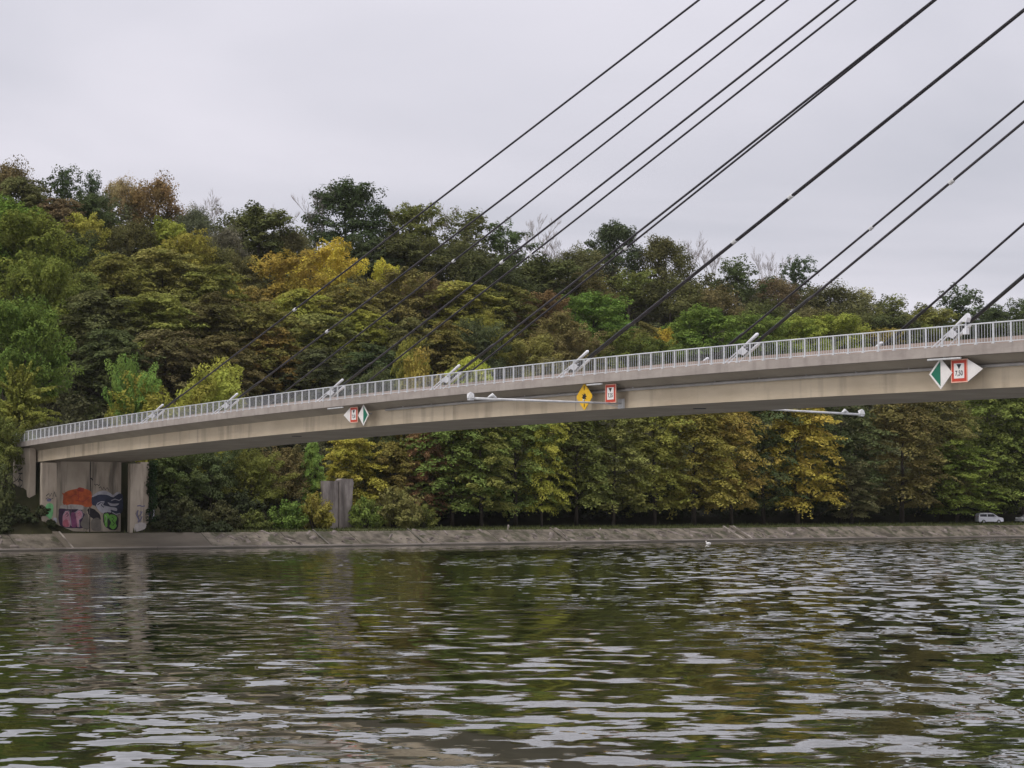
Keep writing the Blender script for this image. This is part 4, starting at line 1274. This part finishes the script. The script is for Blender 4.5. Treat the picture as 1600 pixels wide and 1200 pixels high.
# ---- middle slope
hill(175, 396, 120, 14, 'layered', 'olive', 'layered olive tree on the left slope, leftmost of three')
hill(252, 388, 130, 14, 'layered', 'olive', 'layered olive tree on the left slope, middle of three')
hill(330, 416, 120, 14, 'layered', 'olive', 'layered olive tree on the left slope, right of three')
hill(120, 425, 96, 13, 'layered', 'mid', 'green tree behind the tall trees at the left edge')
hill(545, 446, 110, 13, 'layered', 'olive', 'olive tree crossed by the leftmost cable')
hill(470, 452, 110, 13, 'layered', 'ygreen', 'yellowish olive layered tree below the bright yellow tree')
hill(664, 432, 80, 12, 'round', 'brown', 'brownish tree right of the rust coloured round one')
hill(722, 440, 120, 13, 'layered', 'ygreen', 'yellow-topped olive tree in the middle of the slope')
hill(795, 446, 90, 13, 'layered', 'mid', 'green tree with light tips behind the middle cables')
hill(850, 458, 84, 12, 'round', 'rust', 'rust olive tree left of the paired cables')
hill(930, 458, 116, 13, 'dome', 'green', 'large bright green round tree right of the middle')
hill(872, 492, 74, 12, 'round', 'rust', 'rust brown tree in front of the bright green round one')
hill(1006, 505, 60, 11, 'layered', 'olive', 'small olive tree between two bright green round ones')
hill(1040, 514, 36, 9, 'round', 'yellow', 'small bright yellow tree left of a green round one')
hill(1100, 482, 112, 13, 'dome', 'green', 'bright green rounded tree above the railing right of centre')
hill(1186, 492, 96, 12, 'dome', 'green', 'green rounded tree behind a far-edge cable')
hill(1238, 496, 90, 12, 'dome', 'lime', 'left of two yellow-green rounded trees above the right railing')
hill(1304, 492, 104, 12, 'dome', 'lime', 'right of two yellow-green rounded trees above the right railing')
hill(1368, 514, 96, 10, 'dome', 'ygreen', 'low yellow-green tree seen through the right railing')
hill(1445, 512, 90, 10, 'round', 'mid', 'green tree behind the railing left of the last anchor')
hill(1540, 505, 100, 10, 'round', 'dark', 'dark tree behind the railing at the right edge')

# ---- lower slope above the railing
hill(150, 455, 140, 14, 'layered', 'dolive', 'dark olive layered tree right of the left edge trees')
hill(236, 458, 150, 14, 'layered', 'olive', 'broad olive layered tree above the dark hollow')
hill(325, 462, 140, 14, 'layered', 'dolive', 'dark olive layered tree left of the leftmost cable')
hill(410, 478, 140, 14, 'layered', 'olive', 'olive layered tree under the leftmost cable')
hill(500, 492, 130, 13, 'layered', 'olive', 'olive tree between the first and second cables')
hill(560, 484, 96, 12, 'layered', 'ygreen', 'yellow-olive tree between the first and second cables, lower down')
hill(170, 515, 130, 13, 'layered', 'dark', 'dark layered tree over the shaded hollow at left')
hill(260, 515, 130, 13, 'layered', 'brown', 'brownish layered tree above the bright green sapling')
hill(345, 525, 120, 13, 'layered', 'dolive', 'dark tree above the pale green bushes')
hill(425, 512, 96, 12, 'layered', 'orange', 'orange tinted tree low on the slope left of centre')
hill(500, 545, 110, 12, 'layered', 'dark', 'dark green tree under the second cable')
hill(580, 540, 110, 12, 'layered', 'dark', 'dark green tree under the third cable')
hill(640, 500, 90, 12, 'layered', 'dolive', 'dull olive tree between the third and fourth cables')
hill(690, 505, 100, 12, 'layered', 'olive', 'olive tree below the yellow-topped one')
hill(745, 502, 84, 12, 'cloud', 'dark', 'dark green clumped tree in the middle of the lower slope')
hill(765, 496, 56, 11, 'cloud', 'ygreen', 'small yellow-olive tree beside the dark clumped one')
hill(830, 526, 96, 11, 'cloud', 'olive', 'olive tree below the paired cables')
hill(900, 522, 96, 11, 'cloud', 'rust', 'rusty tree just above the near anchor in the middle')
hill(965, 524, 100, 10, 'cloud', 'mid', 'green tree just above the railing right of the middle anchor')
hill(1030, 532, 90, 9, 'cloud', 'green', 'green low tree above the railing, left of the bright rounded one')

# ---- foot of the slope
hill(44, 332, 140, 18, 'dome', (.092, .118, .022), 'very tall green tree at the left edge of the photo')
hill(2, 310, 130, 18, 'dome', (.100, .132, .022), 'tall green tree cut by the left edge of the photo')
hill(36, 470, 130, 17, 'dome', (.080, .104, .022), 'shaded green crown under the tall trees at the left edge')
hill(62, 405, 110, 17, 'dome', (.090, .115, .022), 'green tree in front of the very tall one at left')
hill(4, 475, 80, 14, 'cloud', 'green', 'brighter green crown low at the left edge')
bank(208, 565, 84, -15, 'cloud', 'bright', 'bright green sapling behind the railing at left')
bank(246, 600, 150, -13, 'cloud', 'ygreen', 'left pale green bushy tree behind the railing')
bank(330, 576, 150, -14, 'cloud', 'lime', 'right pale green bushy tree behind the railing', )
bank(640, 532, 74, -16, 'layered', 'ygreen', 'slender yellow-green tree behind the railing left of centre')
bank(660, 568, 110, -12, 'cloud', 'ygreen', 'broad yellow-green tree behind the railing left of centre')
bank(735, 560, 110, -13, 'layered', 'lime', 'yellow-green tree behind the railing near the fourth anchor')
bank(590, 575, 90, -12, 'layered', 'dark', 'dark tree behind the railing right of the third anchor')
bank(860, 560, 100, -12, 'layered', 'brown', 'brownish tree behind the railing left of the middle anchor')
bank(28, 548, 112, -7.0, 'spray', (.135, .150, .028), 'yellow-green tree with long shoots beside the left end of the railing', sink=0.0)
bank(10, 660, 90, -3.0, 'cloud', 'mid', 'green bush below the tree with long shoots at left', cat='shrub')
bank(-12, 700, 80, 0.0, 'bush', 'dark', 'dark bush at the left edge beside the abutment', cat='shrub')

# ---- row of trees along the far towpath, below the bridge
ROW = [(662, 668, 60, -7.5, 'red', 'reddish brown small tree under the bridge, left of the towpath row'),
       (706, 612, 104, -6.0, 'mid', 'dark green towpath tree with light tips, first of the row'),
       (752, 612, 92, -4.6, (.125, .122, .028), 'gold-olive towpath tree, second of the row'),
       (806, 606, 92, -5.4, (.100, .125, .028), 'yellowish green towpath tree below the left boom'),
       (846, 610, 62, -3.8, (.205, .165, .026), 'narrow yellow towpath tree under the yellow diamond sign'),
       (900, 604, 96, -5.6, 'mid', 'dark green towpath tree right of the narrow yellow one'),
       (958, 602, 96, -5.0, 'olive', 'olive towpath tree under the middle red framed sign'),
       (1022, 600, 92, -4.6, (.110, .130, .028), 'light green towpath tree right of the olive one'),
       (1084, 596, 104, -4.6, (.150, .135, .028), 'left of two gold-olive towpath trees'),
       (1142, 596, 84, -4.2, (.160, .148, .028), 'right of two gold-olive towpath trees'),
       (1192, 590, 90, -5.8, 'dark', 'dark green towpath tree left of the golden skirted one'),
       (1246, 588, 104, -3.8, (.205, .165, .026), 'golden yellow towpath tree below the right boom'),
       (1312, 585, 110, -6.4, 'dark', 'dark green towpath tree behind the tip of the right boom'),
       (1330, 722, 64, -2.8, 'brown', 'small brown tree in front of the dark green towpath tree'),
       (1408, 590, 112, -4.6, (.100, .080, .032), 'rust brown broad towpath tree at right'),
       (1468, 590, 90, -7.4, 'dolive', 'olive towpath tree behind the rust brown one'),
       (1494, 688, 92, -4.2, 'green', 'green shorter towpath tree left of the white van'),
       (1546, 580, 100, -7.0, 'mid', 'green towpath tree behind the white van'),
       (1598, 575, 100, -5.0, 'mid', 'green towpath tree at the right edge of the photo'),
       (1650, 590, 110, -5.0, 'dark', 'dark towpath tree beyond the right edge of the photo')]
for px, y, w, s, c, lab in ROW:
    c = tuple(q * 1.22 for q in (COL[c] if isinstance(c, str) else c))
    bank(px, y, w * 1.28, s, 'tall', c, lab, group='trees along the towpath')

# ---- shrubs and small trees between abutment and row
bank(275, 700, 90, -6.0, 'round', 'dark', 'dark green small tree right of the abutment')
bank(330, 690, 100, -7.0, 'cloud', 'dark', 'dark green small tree in the shade under the bridge')
bank(395, 706, 100, -5.5, 'cloud', 'mid', 'green small tree under the bridge, middle of the shaded clump')
bank(445, 700, 84, -7.5, 'round', 'brown', 'brownish small tree under the bridge')
bank(488, 690, 44, -5.5, 'layered', 'bright', 'narrow bright green ivy-clad tree left of the old concrete block')
bank(548, 680, 104, -9.0, 'layered', 'gold', 'golden tree behind the old concrete block')
bank(612, 690, 100, -8.5, 'layered', 'olive', 'olive tree right of the old concrete block')
bank(290, 770, 70, -2.5, 'bush', 'dark', 'dark low bush right of the abutment', cat='shrub')
bank(345, 775, 76, -2.0, 'bush', 'dark', 'dark low bush in the shaded clump, second from the abutment', cat='shrub')
bank(398, 790, 60, -1.5, 'bush', 'mid', 'low green bush below the shaded clump', cat='shrub')
bank(446, 776, 70, -1.2, 'bush', 'green', 'yellowish green bush left of the old concrete block', cat='shrub')
bank(490, 762, 72, -1.0, 'bush', (.150, .130, .028), 'yellow-brown bush in front of the old concrete block', cat='shrub')
bank(572, 768, 64, -2.0, 'bush', 'green', 'green bush right against the old concrete block', cat='shrub')
bank(616, 752, 104, -2.2, 'bush', (.120, .118, .034), 'large olive bush right of the old concrete block', cat='shrub')
bank(660, 782, 70, -1.8, 'bush', 'mid', 'green bush at the left end of the towpath row', cat='shrub')
bank(240, 812, 30, 1.2, 'bush', 'dark', 'low weeds at the foot of the abutment fin', cat='shrub')

# ---- ivy on the far end of the abutment
iv = Leaves(5)
for k in range(60):
    z = iv.r.uniform(2.0, 9.0)
    iv.clump((2.45 + iv.r.uniform(-.3, .1), 12.65 + iv.r.uniform(-.30, .45) - .12 * math.sin(z * 2.1), z), (.5, .4, .45), (.3, .5, 1), 60, .12)
ivt = thing('ivy', 'dark green ivy climbing the right end of the abutment', 'ivy', (LX, LY, 0))
o = mesh_obj('leaves', iv.mesh('leaves'), None, ivt); o.color = (.030, .055, .020, 1)
MB().tube([(2.5, 12.5, 1.5), (2.5, 12.6, 5), (2.4, 12.4, 8.8)], [.08, .06, .03], 6).build('stem', 'bark', ivt)

# ---- woodland understorey: one mass of low growth between and behind the crowns
def mass(name, label, cat, spots, color, seed, n_cl, n_lf, size):
    L_ = Leaves(seed); r = L_.r
    for (s, t, H, Rr) in spots:
        z0 = zg(s, t); tn = r.uniform(.2, .8); hu = r.uniform(.1, .9)
        for k in range(n_cl):
            d = unit(r); d[2] = abs(d[2])
            q = r.uniform(.55, .9); rc = Rr * r.uniform(.28, .42); sz = size * min(1, .35 + Rr / 3.5)
            c = np.array([s + d[0] * Rr * q, t + d[1] * Rr * q, z0 + min(.4, H * .15) + d[2] * (H - min(.6, H * .3)) * q])
            L_.clump(c, (rc * 1.1, rc, rc * .8), d + np.array([0, 0, .3]), n_lf, sz, up=.4, tint=min(1, max(0, tn + r.normal(0, .12))), hue=hu)
    o = mesh_obj(name, L_.mesh(name)); site(o); o.color = (*color, 1)
    tag(o, label, cat, kind='stuff')
fr_ = random.Random(1234)
spots = []
for i in range(230):
    D = 14 + 122 * (i + fr_.random()) / 230
    t, Z = st_of(fr_.uniform(-60, 1660), D)
    if D < 50 and abs(t - 5.75) < 9: continue
    spots.append((-D, t, fr_.uniform(5.5, 8.5), fr_.uniform(3.2, 4.8)))
for i in range(60):
    D = fr_.uniform(112, 128); t, Z = st_of(-60 + i * 29, D)
    spots.append((-D, t, fr_.uniform(8.5, 12.0), fr_.uniform(4.0, 5.5)))
mass('woodland_understorey', 'dark low woodland growth filling the slope between the tree crowns', 'woodland', spots, (.125, .130, .056), 301, 22, 75, .27)
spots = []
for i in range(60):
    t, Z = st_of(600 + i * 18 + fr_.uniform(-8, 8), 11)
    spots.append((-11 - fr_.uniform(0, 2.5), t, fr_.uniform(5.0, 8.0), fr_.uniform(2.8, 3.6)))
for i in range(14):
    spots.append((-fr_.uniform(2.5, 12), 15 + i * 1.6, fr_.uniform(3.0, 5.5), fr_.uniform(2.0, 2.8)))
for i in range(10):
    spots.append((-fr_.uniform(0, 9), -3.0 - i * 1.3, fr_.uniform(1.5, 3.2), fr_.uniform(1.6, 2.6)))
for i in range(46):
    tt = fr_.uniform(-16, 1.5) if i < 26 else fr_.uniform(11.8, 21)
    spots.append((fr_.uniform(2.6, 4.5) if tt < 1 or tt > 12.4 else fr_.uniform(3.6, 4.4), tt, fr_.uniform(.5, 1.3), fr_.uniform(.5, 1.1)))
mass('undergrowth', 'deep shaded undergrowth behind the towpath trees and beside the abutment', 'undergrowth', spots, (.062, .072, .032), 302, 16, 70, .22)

# ---- grass and weeds on the bank edge
def build_grass():
    r = np.random.default_rng(8); n = 26000
    s = r.uniform(-6.5, 5.3, n); t = r.uniform(-44, 260, n)
    keep = ~((s < 4.0) & (t < 22))
    edge = r.random(n) < .45; s = np.where(edge, r.uniform(3.4, 5.35, n), s)
    s, t = s[keep], t[keep]; n = len(s)
    z = np.array([zg(a, b) for a, b in zip(s, t)])
    h = r.uniform(.08, .30, n) * np.where(r.random(n) < .06, 2.2, 1.0); w = r.uniform(.05, .12, n); a = r.uniform(0, 6.28, n)
    lx, ly = r.normal(0, .08, n), r.normal(0, .08, n)
    P = np.empty((n, 3, 3))
    P[:, 0] = np.stack([s - np.cos(a) * w, t - np.sin(a) * w, z - .03], 1)
    P[:, 1] = np.stack([s + np.cos(a) * w, t + np.sin(a) * w, z - .03], 1)
    P[:, 2] = np.stack([s + lx, t + ly, z + h], 1)
    me = bpy.data.meshes.new('grass'); me.from_pydata(P.reshape(-1, 3).tolist(), [], np.arange(n * 3).reshape(-1, 3).tolist())
    for nm, lo, hi in (('tint', .1, .9), ('hue', .2, .8)):
        at = me.attributes.new(nm, 'FLOAT', 'FACE'); at.data.foreach_set('value', r.uniform(lo, hi, n).astype(np.float32))
    me.materials.append(M_('foliage'))
    o = mesh_obj('grass', me); site(o); o.color = (.085, .095, .032, 1)
    tag(o, 'short grass and weeds along the top of the far bank', 'grass', kind='stuff')
build_grass()

# ------------------------------------------------------------------ thin autumn haze
hz = MB().box(-3000, 3000, -3000, 3000, -4.2, 105).build('haze', 'road_asphalt')
hz.data.materials.clear()
hm = bpy.data.materials.new('air'); hm.use_nodes = True; hm.node_tree.nodes.clear()
ho = hm.node_tree.nodes.new('ShaderNodeOutputMaterial'); pv = hm.node_tree.nodes.new('ShaderNodeVolumePrincipled')
pv.inputs['Density'].default_value = 0.00004; pv.inputs['Color'].default_value = (0.90, 0.90, 0.93, 1)
hm.node_tree.links.new(pv.outputs[0], ho.inputs['Volume'])
hz.data.materials.append(hm)
tag(hz, kind='stuff')
